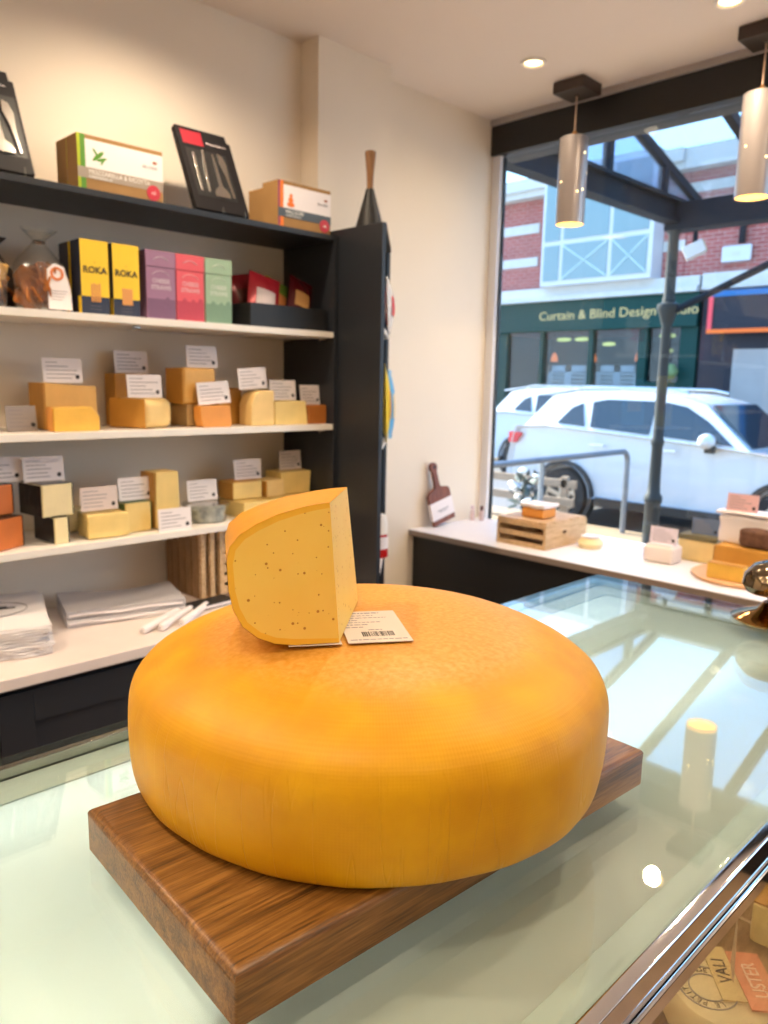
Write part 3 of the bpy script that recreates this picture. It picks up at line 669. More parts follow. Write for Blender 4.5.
cheese('crinkled film wrapped pale cheese piece beside the black waxed pair', .908, 2.12, S4, -4, .12, .085, .07, butter, None, (), crinkle=.004, name='wrapped_cheese')
cheese('small pale wrapped cheese behind the crinkled film wrapped piece, beside the black waxed pair', .9, 2.26, S4, 0, .07, .07, .068, cream_c, None, (), crinkle=.003, name='wrapped_cheese')
price_card(.965, 2.165, S4 + .0765, 'pinkish price card on the crinkled film wrapped piece', tilt=-6, m=mat('pinkish_card', (222, 206, 200), .6))
cheese('pale yellow cheese block with green waxed rind on the lower cheese shelf', 1.036, 2.15, S4, 4, .086, .085, .09, butter, greenwax, ('left', 'top', 'right'), name='waxed_cheese')
price_card(1.09, 2.185, S4 + .0935, 'price card on the green waxed block', tilt=-6)
cheese('tallest upright cheese slab on the lower cheese shelf', 1.136, 2.155, S4, 0, .086, .085, .176, butter, deep, ('left',), poly=[(0, 0), (1, 0), (.96, 1), (.06, 1)])
price_card(1.175, 2.105, S4, 'price card standing on the shelf edge in front of the tallest upright slab', tilt=-4, foot=False)
t = thing('cheese_tub', 'clear round tub of blue grey cheese on the lower cheese shelf', 'cheese', (1.345, 2.195, S4 + .0006), 0)
G().lathe([(0, 0), (.064, 0), (.074, .052), (.078, .054), (.078, .06), (0, .062)], 36).build('tub', film, t)
G().lathe([(0, .003), (.055, .003), (.063, .045), (.05, .05), (0, .05)], 30).noise(.004, 40).build('cheese_filling', mat('blue_grey_cheese', (206, 208, 202), .5, vscale=40, rgb2=(120, 130, 138)), t)
price_card(1.34, 2.215, S4 + .0635, 'price card on the clear round tub of blue grey cheese', tilt=-6, foot=False)
cheese('low golden cheese block beside the clear tub, carrying another block', 1.445, 2.13, S4, 0, .12, .16, .054, butter)
cheese('low golden block under two pieces, partly hidden by the cut wedge on the big wheel', 1.575, 2.15, S4, 0, .225, .16, .054, butter)
cheese('dark sided cheese bar stacked beside a shorter bar, right of the clear tub', 1.447, 2.195, S4 + .0556, 0, .118, .09, .06, butter, deep, ('left', 'top'))
cheese('short cheese bar between the dark sided bar and the raised pale block', 1.58, 2.185, S4 + .0556, 0, .075, .09, .058, pale, deep, ('left',))
price_card(1.535, 2.235, S4 + .119, 'price card above the two stacked cheese bars, to the right of the clear tub', tilt=-6)
cheese('pale cheese block raised highest at the right end of the lower cheese shelf', 1.66, 2.21, S4 + .0556, 0, .138, .1, .08, butter, None, (), poly=[(0, 0), (.96, 0), (1, 1), (0, 1)])
price_card(1.745, 2.265, S4 + .137, 'greyish price card on the raised pale block of the lower cheese shelf', tilt=-6, w=.1)

# ------------------------------------------------------------------ boxes on the dark top shelf
def kit(x, y, label, cols, title, w=.25, d=.066, h=.146, front=True, pic=None):
    t = thing('cheese_kit_box', label, 'box', (x, y, S1 + .0006), 0, 'kraft cheese making kit boxes')
    G().box(0, w, 0, d, 0, h, .001).build('carton', M['kraft'], t)
    e = .0006
    G().box(.0, .008, -e, 0, .001, h - .001).build('edge_band', cols[0], t, smooth=False)
    G().box(.008, .022, -e, 0, .001, h - .001).build('edge_band', cols[1], t, smooth=False)
    G().box(.022, w, -e, 0, h * .40, h * .92).build('white_panel', M['card'], t, smooth=False)
    G().box(.0, w, -e * 1.6, 0, h * .24, h * .43).build('title_band', cols[2], t, smooth=False)
    text(title, .0165, t, M['white_ink'], (.03, -.0012, h * .36), align='LEFT', sx=.92)
    text('CHEESE MAKING KIT', .009, t, M['white_ink'], (.03, -.0012, h * .275), align='LEFT', sx=.8)
    text('BIG CHEESE', .011, t, M['ink'], (w * .84, -.0012, h * .66), sx=.8); 
    G().at((w * .9, -.0008, h * .76)).ball((0, 0, 0), .005, 2, (1.6, .1, .8)).build('badge', mat('badge_brown', (150, 80, 50), .6), t)
    G().at((w * .875, -.0008, h * .2), (R(90), 0, 0)).lathe([(0, .0012), (.021, .0012), (.021, 0), (0, 0)], 26).build('round_sticker', mat('red_sticker', (196, 52, 66), .5), t)
    text('x6', .014, t, M['white_ink'], (w * .875, -.0024, h * .2))
    if pic: pic(t, h)
    return t
lg, gr, tp = mat('lime_band', (176, 188, 30), .6), mat('leaf_green', (86, 142, 40), .6), mat('taupe_band', (160, 146, 132), .6)
def leaf(t, h):
    g = G()
    for a, L, x, z in ((-42, .042, .058, .60), (-20, .03, .068, .55), (55, .024, .05, .66), (-60, .022, .07, .52)):
        g.at((x, -.001, h * z + .008), (0, R(a + 90), 0)); g.ball((0, 0, 0), L * .5, 2, (.28, .02, 1))
    g.build('herb_picture', gr, t)
kit(.934, 2.13, 'kraft kit box with lime edge reading MOZZARELLA & RICOTTA, front of a pair', (lg, gr, tp), 'MOZZARELLA & RICOTTA', pic=leaf)
kit(.934, 2.1975, 'kraft kit box right behind the MOZZARELLA & RICOTTA box on the dark shelf', (lg, gr, tp), 'MOZZARELLA & RICOTTA', pic=leaf)
og, pk, sl = mat('orange_band', (232, 120, 40), .6), mat('plum_band', (140, 60, 90), .6), mat('slate_band', (78, 88, 98), .6)
def stack_pic(t, h):
    G().at((.052, -.001, h * .52)).ball((0, 0, .0), .016, 2, (1, .05, .5)).ball((0, 0, .014), .011, 2, (1, .05, .8)).ball((.001, 0, .028), .007, 2, (1, .05, .9)).build('cheese_picture', og, t)
kit(1.588, 2.12, 'kraft kit box with orange and plum edge, front of the pair nearest the end rack', (pk, og, sl), 'HALLOUMI', w=.224, d=.085, h=.148, pic=stack_pic)
kit(1.59, 2.2065, 'kraft kit box standing behind the orange and plum edged kit box', (pk, og, sl), 'HALLOUMI', w=.2, d=.08, h=.135, pic=stack_pic)
darkbox = mat('charcoal_gift_box', (26, 23, 26), .6, spec=.2)
def knife_set(x, y, label, w=.19, h=.285, red=True):
    t = thing('cheese_knife_set', label, 'knife set', (x, y, S1 + .001), 0, 'boxed cheese knife sets')
    g0 = lambda: G().at((0, 0, .012), (R(-25), 0, 0))
    g0().ext([(0, 0), (w, 0), (w, h - .025), (w - .012, h - .025), (w - .012, h), (0, h)], 'y', 0, .022, .001).build('box', darkbox, t)
    g0().box(.018, w - (.03 if red else .008), -.0008, 0, .045, h - .075).build('inset_tray', M['black'], t, smooth=False)
    if red: g0().box(.014, .086, -.001, 0, h - .06, h - .012).build('red_label', mat('red_label', (150, 22, 42), .5), t, smooth=False)
    Mx = g0().M
    p = Mx @ Vector((w * .70, -.001, h - .045)); text('Cheese Knife Set', .0105, t, M['card'], tuple(p), (R(90 - 25), 0, 0))
    def flat(pts, nm):
        G_ = g0(); G_.ext(pts, 'y', -.006, -.0015, .0012); return G_.build(nm, M['steel'], t)
    s = w / .19
    def P(q): return [(u * s + (0 if red else .022), v) for u, v in q]
    flat(P([(.03, .06), (.038, .06), (.042, .19), (.038, .195), (.032, .19)]), 'fork')
    flat(P([(.055, .06), (.064, .06), (.07, .14), (.078, .205), (.07, .21), (.062, .15)]), 'pointed_knife')
    flat(P([(.08, .05), (.132, .05), (.132, .064), (.125, .078), (.112, .086), (.11, .2), (.102, .2), (.1, .086), (.088, .078), (.08, .064)]), 'cheese_plane')
    flat(P([(.142, .055), (.15, .055), (.146, .12), (.15, .17), (.142, .2), (.126, .208), (.122, .17), (.136, .13)]), 'broad_knife')
    for u in (.08, .16):
        G().at((u * s, -.02, 0)).box(-.002, .002, 0, .09, 0, .003).box(-.002, .002, 0, .004, 0, .022).build('easel_foot', film, t)
    return t
knife_set(.618, 2.12, 'dark boxed cheese knife set cut by the left edge of the photo', w=.2, h=.3, red=False)
knife_set(1.288, 2.12, 'dark boxed cheese knife set with red label, leaning between the two pairs of kit boxes')

# ------------------------------------------------------------------ snacks on the white shelf below
def snack_bag(x, y, rz, w, h, label, fill, lab=True, dark=False):
    t = thing('snack_bag', label, 'snack bag', (x, y, S2 + .0006), R(rz), 'cellophane snack bags')
    x0_ = x
    def sh_(k, infl):
        def f(u, v):
            a = 2 * math.pi * u; z = v * h * k
            q = 1 if v < .5 else (1 - .82 * ((v - .5) / .35) ** 1.3 if v < .85 else .18 + .5 * (v - .85) / .15)
            if v < .06: q *= .85 + 2.5 * v
            r1, r2 = w / 2 * infl, w / 2 * .62 * infl
            wob = 1 + .06 * math.sin(5 * a + 9 * v) * (1 if v > .3 else .3)
            return (w / 2 + r1 * q * math.cos(a) * wob, w * .33 + r2 * q * math.sin(a) * wob, z)
        return f
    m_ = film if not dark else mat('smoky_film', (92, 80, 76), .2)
    G().grid(sh_(1, 1), 32, 22, True).build('cellophane', m_, t)
    g = G(); random.seed(int(x * 100))
    for k in range(44):
        a = random.uniform(0, 6.28); r_ = random.uniform(0, .38); z = random.uniform(.026, h * .5)
        sc = 1 - .4 * z / h
        g.at((w / 2 + w * r_ * math.cos(a) * sc, w * .33 + w * .55 * r_ * math.sin(a) * sc, z), (random.uniform(-.6, .6), random.uniform(-.6, .6), a))
        g.box(-.03, .03, -.003, .003, -.022, .022, .003, 1)
    g.build('crackers', fill, t)
    G().at((w / 2, w * .33, h * .84)).lathe([(.014, -.004), (.018, 0), (.014, .004), (.012, 0), (.014, -.004)], 14).build('tie', M['steel'], t)
    if lab:
        e = .05; yl = w * .33 - w / 2 * .62 - .003
        q = [(.50, .03), (.95, .03), (.93, .28), (.82, .56), (.64, .6), (.50, .52)]
        G().ext([(u * w, v * h * .98) for u, v in q], 'y', yl, yl + .001).build('paper_label', M['card'], t, smooth=False)
        G().at((w * .68, yl - .0003, h * .46), (R(90), 0, 0)).lathe([(.011, 0), (.018, 0), (.018, .0006), (.011, .0006), (.011, 0)], 24).build('round_logo', mat('orange_logo', (214, 120, 62), .6), t)
        g = G()
        for k in range(4): g.box(w * .55, w * (.86 - .03 * k), yl - .0004, yl, h * (.25 - .035 * k), h * (.257 - .035 * k))
        g.build('lettering', M['ink'], t, smooth=False)
    return t
brown = mat('toasted_cracker', (170, 100, 34), .6, var=.2, vscale=30); pale_cr = mat('pale_cracker', (222, 176, 96), .6, var=.15, vscale=30)
snack_bag(.77, 2.135, 0, .142, .215, 'cellophane bag of brown crackers with a white paper label, left of the yellow boxes', brown)
snack_bag(.62, 2.125, 0, .125, .2, 'cellophane bag of pale crackers at the left edge of the snack shelf', pale_cr, lab=False)
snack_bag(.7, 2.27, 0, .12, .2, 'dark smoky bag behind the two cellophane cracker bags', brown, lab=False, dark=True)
yb, nb = mat('yellow_carton', (240, 200, 40), .5), mat('navy_carton', (38, 44, 66), .5); bis = mat('biscuit_print', (214, 150, 84), .6)
def roka(x, y, label, stick):
    t = thing('cracker_box', label, 'box', (x, y, S2 + .0006), 0, 'yellow ROKA cracker boxes')
    w, d, h = .079, .062, .197
    G().box(0, w, 0, d, 0, h, .001).build('carton', nb, t)
    e = .0007
    G().box(.0, w, -e, 0, h * .24, h).build('yellow_front', yb, t, smooth=False)
    G().box(-e, 0, 0.002, d * .35, 0.002, h * .24).build('yellow_corner', yb, t, smooth=False)
    text('ROKA', .0245, t, M['black_ink'], (w * .5, -.0012, h * .595), bold=.0006)
    text('i', .01, t, M['black_ink'], (w * .5, -.0012, h * .70))
    g = G()
    if stick:
        for k in range(4): g.box(w * (.34 + .09 * k), w * (.41 + .09 * k), -.0016, -e, h * .17, h * (.41 + .012 * (k % 2)), .0004, 1)
    else: g.box(w * .32, w * .72, -.0016, -e, h * .16, h * .39, .0005, 1)
    g.build('biscuit_picture', bis, t)
    g = G()
    for k in range(2): g.box(w * .3, w * .7, -.0008, 0, h * (.11 - .045 * k), h * (.118 - .045 * k))
    g.build('lettering', mat('faded_ink', (96, 92, 100), .6), t, smooth=False)
roka(.925, 2.12, 'yellow and navy ROKA cracker box with stick biscuits pictured, next to the cracker bag', True)
roka(1.016, 2.12, 'yellow and navy ROKA cracker box with a square biscuit pictured, next to the mauve box', False)
roka(.925, 2.196, 'navy sided ROKA cracker box behind the one with stick biscuits pictured', True)
def tin(x, label, c, c2):
    t = thing('cheese_straw_box', label, 'box', (x, 2.12, S2 + .0006), 0, 'lidded cheese straw boxes')
    w, d, h = .096, .1, .194
    m1 = mat('carton_' + label.split()[0], c, .55); m2 = mat('print_' + label.split()[0], c2, .6); m3 = mat('pale_print_' + label.split()[0], tuple(int(v * .45 + 235 * .55) for v in c), .6)
    G().box(.0012, w - .0012, .0012, d - .0012, 0, h * .76, .001).build('base', m1, t)
    G().box(0, w, 0, d, h * .765, h, .001).build('lid', m1, t)
    text('CHEESE', .0165, t, m3, (w * .5, .0008, h * .56), bold=.0006); text('STRAWS', .0165, t, m3, (w * .5, .0008, h * .465), bold=.0006)
    def arcp(cx, cz, r, yy): return [(cx + r * math.cos(R(a)), yy, cz + r * .7 * math.sin(R(a))) for a in range(25, 156, 10)]
    G().tube(arcp(w / 2, h * .60, .03, .0008), .001, 5).tube(arcp(w / 2, h * .82, .026, -.0004), .001, 5).tube(arcp(w / 2, h * .845, .018, -.0004), .0008, 5).build('arch_print', m3, t)
    g = G().box(.003, w - .003, .0006, .0012, .004, h * .3)
    random.seed(len(label))
    for k in range(10): g.ball((random.uniform(.012, w - .012), .001, random.uniform(.02, h * .34)), random.uniform(.004, .01), 1, (1, .08, 1))
    g.build('kitchen_print', m2, t)
    return t
tin(1.116, 'mauve lidded cheese straw box, first of three beside the yellow boxes', (152, 112, 142), (118, 84, 114))
tin(1.213, 'coral red lidded cheese straw box between mauve and green boxes', (216, 88, 100), (178, 62, 82))
tin(1.312, 'sage green lidded cheese straw box next to the black snack tray', (150, 178, 150), (112, 144, 122))
t = thing('snack_tray', 'black tray filled with snack packets at the right end of the snack shelf', 'tray', (1.474, 2.115, S2 + .0006))
G().box(0, .32, 0, .2, 0, .004).box(0, .32, 0, .006, .004, .075, .001).box(0, .32, .194, .2, .004, .075, .001).box(0, .006, .006, .194, .004, .075, .001).box(.314, .32, .006, .194, .004, .075, .001).build('tray_body', M['black'], t)
def packet(name, label, loc, rot, w, h, m, m2, group, cat='snack packet', img=None):
    t = thing(name, label, cat, loc, 0, group); t.rotation_euler = rot
    def f(s):
        def q(u, v):
            b = max(0, math.sin(math.pi * min(1, max(0, (v - .06) / .88)))) ** .6 * math.sin(math.pi * u) ** .6
            return ((u - .5) * w * (1 - .06 * b), s * (.0012 + .018 * b * (1 + .1 * math.sin(17 * u + 8 * v))), v * h)
        return q
    G().grid(f(-1), 14, 14).grid(f(1), 14, 14).build('wrapper', m, t, ang=60)
    g = G(); g.grid(lambda u, v: ((u - .5) * w * .6, -.0215 * (math.sin(math.pi * (.2 + .6 * u)) ** .6) * (math.sin(math.pi * (.3 + .4 * v)) ** .6) - .0015, h * (.3 + .35 * v)), 8, 8)
    g.build('printed_panel', m2, t)
    return t
foil = lambda n, c: mat(n, c, .22, .15, bump=.5, bscale=35)
G_ = 'snack packets in the black tray'
packet('snack_packet', 'dark red snack packet in the black tray, half hidden by the green box', (1.55, 2.235, S2 + .034), (R(-12), R(-10), 0), .1, .15, foil('maroon_foil', (122, 28, 34)), foil('brown_print', (90, 40, 30)), G_)
packet('snack_packet', 'shiny red and white snack packet in the black tray', (1.546, 2.155, S2 + .021), (R(-16), R(14), R(-6)), .12, .165, foil('red_foil', (168, 36, 48)), foil('silver_print', (214, 200, 200)), G_)
packet('snack_packet', 'green snack packet in the black tray', (1.625, 2.192, S2 + .025), (R(-18), R(20), 0), .11, .16, foil('green_foil', (104, 138, 52)), foil('orange_print', (206, 128, 70)), G_)
packet('snack_packet', 'dark maroon snack packet leaning over the right end of the black tray', (1.70, 2.16, S2 + .032), (R(-20), R(20), R(-4)), .1, .165, foil('dark_maroon_foil', (88, 20, 28)), foil('gold_print', (200, 150, 90)), G_)
# snacks on the end rack
GE = 'packets on the end rack'
packet('snack_packet', 'red and white snack packet on the highest shelf of the end rack', (2.10, 2.11, RS[0] + .002), (R(-3), 0, R(41)), .13, .2, foil('white_foil', (226, 222, 220)), mat('bright_red_print', (206, 30, 48), .4), GE)
packet('snack_packet', 'second red snack packet behind the red and white one on the end rack', (2.05, 2.13, RS[0] + .002), (R(-3), 0, R(41)), .11, .16, mat('red_wrap', (206, 36, 52), .35), foil('white_print', (226, 222, 220)), GE)
packet('snack_packet', 'yellow snack packet on the middle shelf of the end rack', (1.972, 1.988, RS[1] + .002), (R(-2), 0, R(47)), .1, .28, mat('yellow_wrap', (228, 196, 50), .35), mat('yellow_print', (220, 150, 50), .4), GE)
packet('snack_packet', 'bright blue snack packet on the middle shelf of the end rack, beside the yellow one', (2.105, 2.098, RS[1] + .004), (R(-2), R(2), R(40)), .13, .26, mat('blue_wrap', (74, 164, 214), .35), mat('cream_print', (226, 206, 170), .4), GE)
t = thing('sauce_jar', 'red sauce jar with white lid on the lower shelf of the end rack', 'jar', (2.04, 2.085, RS[2] + .0006))
G().lathe([(0, 0), (.034, 0), (.036, .004), (.036, .075), (.03, .09), (0, .09)], 28).build('glass_body', mat('red_sauce', (186, 36, 34), .12), t)
G().lathe([(.0366, .035), (.0366, .082), (.036, .082), (.036, .035), (.0366, .035)], 28).build('paper_label', M['card'], t)
G().lathe([(0, .0905), (.032, .0905), (.034, .13), (.026, .165), (0, .168)], 28).build('lid', M['white'], t)

# ------------------------------------------------------------------ on the worktop
pap = mat('white_bag_paper', (226, 222, 224), .7, bump=.3, bscale=30); grey_p = mat('grey_soft_paper', (176, 172, 174), .75, bump=.3, bscale=14)
random.seed(11)
for k in range(10):
    top = k == 9
    t = thing('paper_bag', 'top white paper bag of the folded stack, printed with a dark oval mark' if top else 'white folded paper bag in the stack under the one with the oval mark', 'paper bag', (.742 + random.uniform(-.006, .006), 1.975 + random.uniform(-.008, .008), WT + .0006 + k * .0078), R(-16) + random.uniform(-.03, .03), 'folded white paper bags')
    def f(s):
        return lambda u, v: ((u - 1) * .34, v * .36 + .0, (.0035 + s * .0033) + (.0006 * math.sin(9 * u + k) * (1 - v) * s if s > 0 else 0))
    G().grid(f(-1), 10, 6).grid(f(1), 10, 6).box(-.34, 0, 0, .36, .0008, .0062).build('folded_sheet', pap, t)
    G().at((-.14, -.004, .0034)).tube([(-.17 + .03 * q, -.006 + .006 * math.sin(q * 2.1 + k), 0) for q in range(11)], .0028, 6).build('rumpled_edge', pap, t)
    if top:
        G().tube([(-.14 + .1 * math.cos(a), .2 + .075 * math.sin(a), .0075) for a in [2 * math.pi * q / 32 for q in range(33)]], .0012, 5).build('oval_print', M['ink'], t)
        g = G(); 
        for q, (a, b_) in enumerate(((-.2, -.12), (-.11, -.07), (-.15, -.09))): g.box(a, b_, .185 + .014 * q, .197 + .014 * q, .0068, .0076)
        g.build('lettering', M['black_ink'], t, smooth=False)
for k in range(2):
    t = thing('carrier_bag', ['grey folded carrier bag lying lowest beside the white paper bag stack', 'grey folded carrier bag lying on another, beside the white paper bag stack'][k], 'carrier bag', (.85, 2.145, WT + .0005 + k * .024), R(-14), 'grey folded carrier bags')
    def f(s): return lambda u, v: (u * .345 + .0, .005 * math.sin(6 * u + k) + v * .19, (.011 + s * .0105) + (s > 0) * (.012 * v * (1 + math.sin(5 * u + 2 * k)) * .5 * k))
    def side(u0): return lambda u, v: (u0 * .345, .005 * math.sin(6 * u0 + k) + u * .19, .0005 + v * (.021 + .012 * u * (1 + math.sin(5 * u0 + 2 * k)) * .5 * k))
    G().grid(f(-1), 24, 8).grid(f(1), 24, 8).grid(side(0), 8, 2).grid(side(1), 8, 2).grid(lambda u, v: (u * .345, .005 * math.sin(6 * u + k), .0005 + v * .021), 24, 2).grid(lambda u, v: (u * .345, .19 + .005 * math.sin(6 * u + k), .0005 + v * (.021 + .012 * (1 + math.sin(5 * u + 2 * k)) * .5 * k)), 24, 2).build('folded_layers', grey_p if k else mat('pale_grey_paper', (214, 210, 210), .7), t)
    G().at((.17, .0, .011)).tube([(-.165 + .03 * q, -.003, .002 * math.sin(q)) for q in range(12)], .0035, 6).build('fold_edge', M['card'], t)
for k, (x, y) in enumerate(((.985, 1.955), (1.035, 1.945), (1.1, 1.94))):
    t = thing('taper_candle', ['white tapered candle lying on the worktop, the one nearest the grey carrier bags', 'white tapered candle lying between two others on the worktop', 'white tapered candle lying on the worktop, the one nearest the slatted crate'][k], 'candle', (x, y, WT + .0125), R(32 + 3 * k), 'white candles on the worktop')
    G().tube([(0, 0, 0), (.01, 0, 0), (.2, 0, -.0015), (.205, 0, -.0015)], [.009, .0118, .0105, .009], 14).build('wax', M['card'], t)
    G().tube([(-.012, 0, 0), (.001, 0, 0)], .0012, 6).build('wick', M['ink'], t)
t = thing('notebook', 'black notebook lying on the worktop in front of the slatted crate', 'notebook', (1.2, 2.035, WT + .0005), R(5))
G().box(0, .16, 0, .07, 0, .003, .001).box(0, .16, 0, .07, .013, .016, .001).build('cover', M['black'], t)
G().box(.002, .157, .001, .069, .0032, .0128).build('pages', M['card'], t, smooth=False)
t = thing('slatted_crate', 'pale wooden slatted crate on the worktop under the lower cheese shelf', 'crate', (1.29, 2.14, WT + .0006))
g = G()
for x in (0, .034, .07, .40): G().box(x, x + .016, 0, .018, 0, .222, .001).build('front_post', M['wood'], t)
g = G()
for k in range(6): g.box(.086, .40, .004, .012, .008 + k * .036, .034 + k * .036, .001)
g.build('front_slat', M['wood'], t)
g = G()
for k in range(5): g.box(.0, .009, .025 + k * .042, .06 + k * .042, 0, .22, .001)
g.build('side_board', oak('brown_side_boards', (128, 96, 62), (150, 114, 76), (168, 130, 90), (4, 30, 4)), t)
G().box(.009, .416, .018, .228, 0, .008).build('base_board', M['wood'], t, smooth=False)
G().box(.009, .416, .226, .234, .008, .22).build('back_board', M['wood'], t, smooth=False)
# ------------------------------------------------------------------ window seat
SZ, SXF = -.665, 2.52
us = thing('window_counter', 'long dark window counter with white top below the shop window', 'counter', (2.8, .5, FLOOR))
uo = Vector((2.8, .5, FLOOR))
def ug(): return G().at(tuple(-uo))
ug().box(SXF, 3.028, -2.3, 2.3795, SZ - .028, SZ, .003).build('white_top', M['sill'], us)
ug().box(SXF - .0015, SXF - .0002, -2.3, 2.379, SZ - .027, SZ - .004).build('edge_band', mat('shaded_edge_brown', (136, 122, 114), .5), us, smooth=False)  # shade on the front edge of the white top, painted as a strip
ug().box(SXF + .03, 3.028, -2.3, 2.378, FLOOR, SZ - .0285).build('dark_front', M['black'], us, smooth=False)
def fx(nm, label, cat, x, y, z=SZ, group=None, rz=-90): return thing(nm, label, cat, (x, y, z + .0006), R(rz), group)
# paddle board
t = thing('paddle_board', 'reddish brown paddle board with white paper sleeve, leaning on the white wall', 'serving board', (2.70, 2.315, SZ + .001), 0)
L_ = (R(-6), R(-13), 0)
PS = .82
def circ(cx, cz, r, a0, a1, n): return [(cx + r * math.cos(R(a0 + (a1 - a0) * k / n)), cz + r * math.sin(R(a0 + (a1 - a0) * k / n))) for k in range(n + 1)]
out = [(-.09, 0), (.09, 0), (.09, .17)] + circ(.065, .17, .025, 0, 80, 5) + [(.02, .205), (.014, .23), (.013, .30)] + circ(0, .325, .028, -50, 230, 14) + [(-.013, .30), (-.014, .23), (-.02, .205)] + circ(-.065, .17, .025, 100, 180, 5)
G().at((0, 0, .02), L_).ext([(u * PS, v * PS) for u, v in out], 'y', 0, .016, .002).build('board', M['walnut'], t)
G().at((0, 0, .02), L_).box(-.076, .076, -.0015, .0175, .025, .108, .001).build('paper_sleeve', M['card'], t)
g = G().at((0, 0, .02), L_).box(-.04, .04, -.0022, -.0015, .062, .066).box(-.028, .028, -.0022, -.0015, .054, .057); g.build('lettering', M['ink'], t, smooth=False)
G().at(tuple(G().at((0, 0, .02), L_).M @ Vector((0, -.0005, .325 * PS))), (R(84), 0, 0)).lathe([(0, .0008), (.008, .0008), (.008, 0), (0, 0)], 14).build('hanging_hole', M['black'], t)
for i, (y, c) in enumerate(((2.36, (222, 196, 196)), (2.325, (90, 60, 60)))):
    t = thing('small_bottle', ['tiny pale pink bottle behind the paddle board by the window frame', 'tiny dark topped bottle beside the window frame'][i], 'bottle', (2.93 + i * .03, y - .02, SZ + .0005), 0, 'tiny bottles by the window frame')
    G().lathe([(0, 0), (.011, 0), (.011, .04), (.006, .05), (0, .05)], 18).build('bottle_body', mat('bottle_pale%d' % i, (214, 190, 190), .2), t)
    G().lathe([(0, .0505), (.008, .0505), (.008, .072), (0, .072)], 16).build('cap', mat('bottle_cap%d' % i, c, .4), t)
# wooden box
t = fx('wooden_box', 'pale wooden slatted box standing on the window counter, wrapped cheese on its lid', 'box', 2.605, 1.945)
W_, D_, H_ = .245, .31, .104
g = G()
for a, b_ in ((0, .02), (.042, .062), (.086, H_)): g.box(.012, W_ - .012, 0, .008, a, b_, .001)
g.build('front_slat', M['wood'], t)
for x in (0, W_ - .012): G().box(x, x + .012, 0, D_, 0, H_, .001).build('end_board', M['wood'], t)
G().at((W_ + .0002, D_ * .45, H_ * .6), (0, R(90), 0)).ball((0, 0, 0), .016, 2, (.45, 1, .05)).build('hand_hole', mat('dark_hole', (80, 50, 26), .9), t)
G().box(.012, W_ - .012, .01, D_, .004, .01).box(.012, W_ - .012, D_ - .009, D_ - .001, .01, H_).build('inner_boards', mat('shadowed_boards', (150, 110, 70), .7), t, smooth=False)  # same timber as outside, with the inner shade put into its colour
g = G()
for k in range(5): g.box(0, W_, .004 + k * .061, .056 + k * .061, H_ + .0006, H_ + .008, .001)
g.build('lid_slat', M['wood'], t)
t = fx('wrapped_cheese', 'paper topped cheese piece lying on the lid of the wooden box', 'cheese', 2.67, 1.87, SZ + H_ + .0086)
G().box(0, .11, 0, .1, 0, .042, .008).sub(1).noise(.003, 40).build('paste', orange, t)
G().box(-.008, .118, -.006, .108, .0425, .058, .006).sub(2).noise(.005, 30).build('waxed_paper', M['card'], t)
for v in bpy.data.objects[t.children[0].name].data.vertices: v.co.z = max(v.co.z, .0002)
# further goods along the counter
t = fx('cheese_lump', 'small rounded cheese on the window counter behind the wooden box, by the glass', 'cheese', 2.82, 1.62)
G().lathe([(0, 0), (.045, 0), (.052, .02), (.04, .04), (0, .046)], 24).build('paste', cream_c, t)
G().lathe([(0, .0465), (.036, .0435), (.04, .048), (0, .052)], 20).build('paper_top', M['card'], t)
t = fx('cheese_cube', 'white soft cheese block under a lilac card, in front of the iron post', 'cheese', 2.76, 1.36)
G().box(0, .12, 0, .09, 0, .066, .012, 3).build('paste', mat('soft_white_cheese', (236, 222, 212), .5), t)
G().at((0, 0, .0665)).box(.012, .108, .01, .08, 0, .004, .001).build('paper_top', M['card'], t)
def counter_card(x, y, z, label, m, w=.108, h=.062):
    t = price_card(x, y, z, label, rz=-90, w=w, h=h, tilt=-6, foot=True, m=m); t['group'] = 'cards on the window counter'; return t
counter_card(2.80, 1.30, SZ + .0715, 'pale lilac price card on the white soft cheese block', mat('lilac_card', (226, 214, 226), .6))
t = fx('cheese_block', 'straw coloured cheese block with dark rind under the slate card on the window counter', 'cheese', 2.9, 1.285)
G().box(0, .15, 0, .12, 0, .082, .006).build('paste', cheesemat('straw_paste', (226, 196, 130)), t)
G().box(-.001, .151, -.001, .121, .0825, .102, .004).build('rind', mat('olive_rind', (110, 100, 66), .6), t)
counter_card(2.94, 1.2, SZ + .103, 'slate blue price card on the olive cheese block', mat('slate_card', (96, 112, 138), .6))
bd_ = fx('round_board', 'round wooden board under the big cheese pile on the window counter', 'serving board', 2.775, .985)
G().lathe([(0, 0), (.165, 0), (.172, .006), (.172, .012), (.165, .016), (0, .016)], 48).build('board', mat('beech_board', (216, 168, 122), .5, var=.06, vscale=10, stretch=(1, 8, 1)), bd_)
BZ = SZ + .0166
t = fx('cheese_block', 'small yellow cheese bar at the front of the round board on the window counter', 'cheese', 2.625, 1.055, BZ)
G().box(0, .125, 0, .045, 0, .052, .005).build('paste', yellow, t)
G().box(.002, .123, .001, .044, .0525, .055, .001).build('rind', deep, t)
t = fx('cheese_block', 'large golden cheese block on the round board, carrying the ash coated cheese', 'cheese', 2.725, 1.075, BZ)
G().box(0, .2, 0, .15, 0, .1, .006).build('paste', cheesemat('warm_gold', (206, 150, 62)), t)
G().box(-.003, -.0012, .004, .146, .004, .095, .0008).build('rind', deep, t)
t = fx('wrapped_cheese', 'white paper wrapped cheese with a pink card, back of the round board pile', 'cheese', 2.782, 1.09, BZ + .1012)
G().box(0, .18, 0, .085, 0, .1, .01).sub(2).noise(.005, 28).build('paper', M['card'], t)
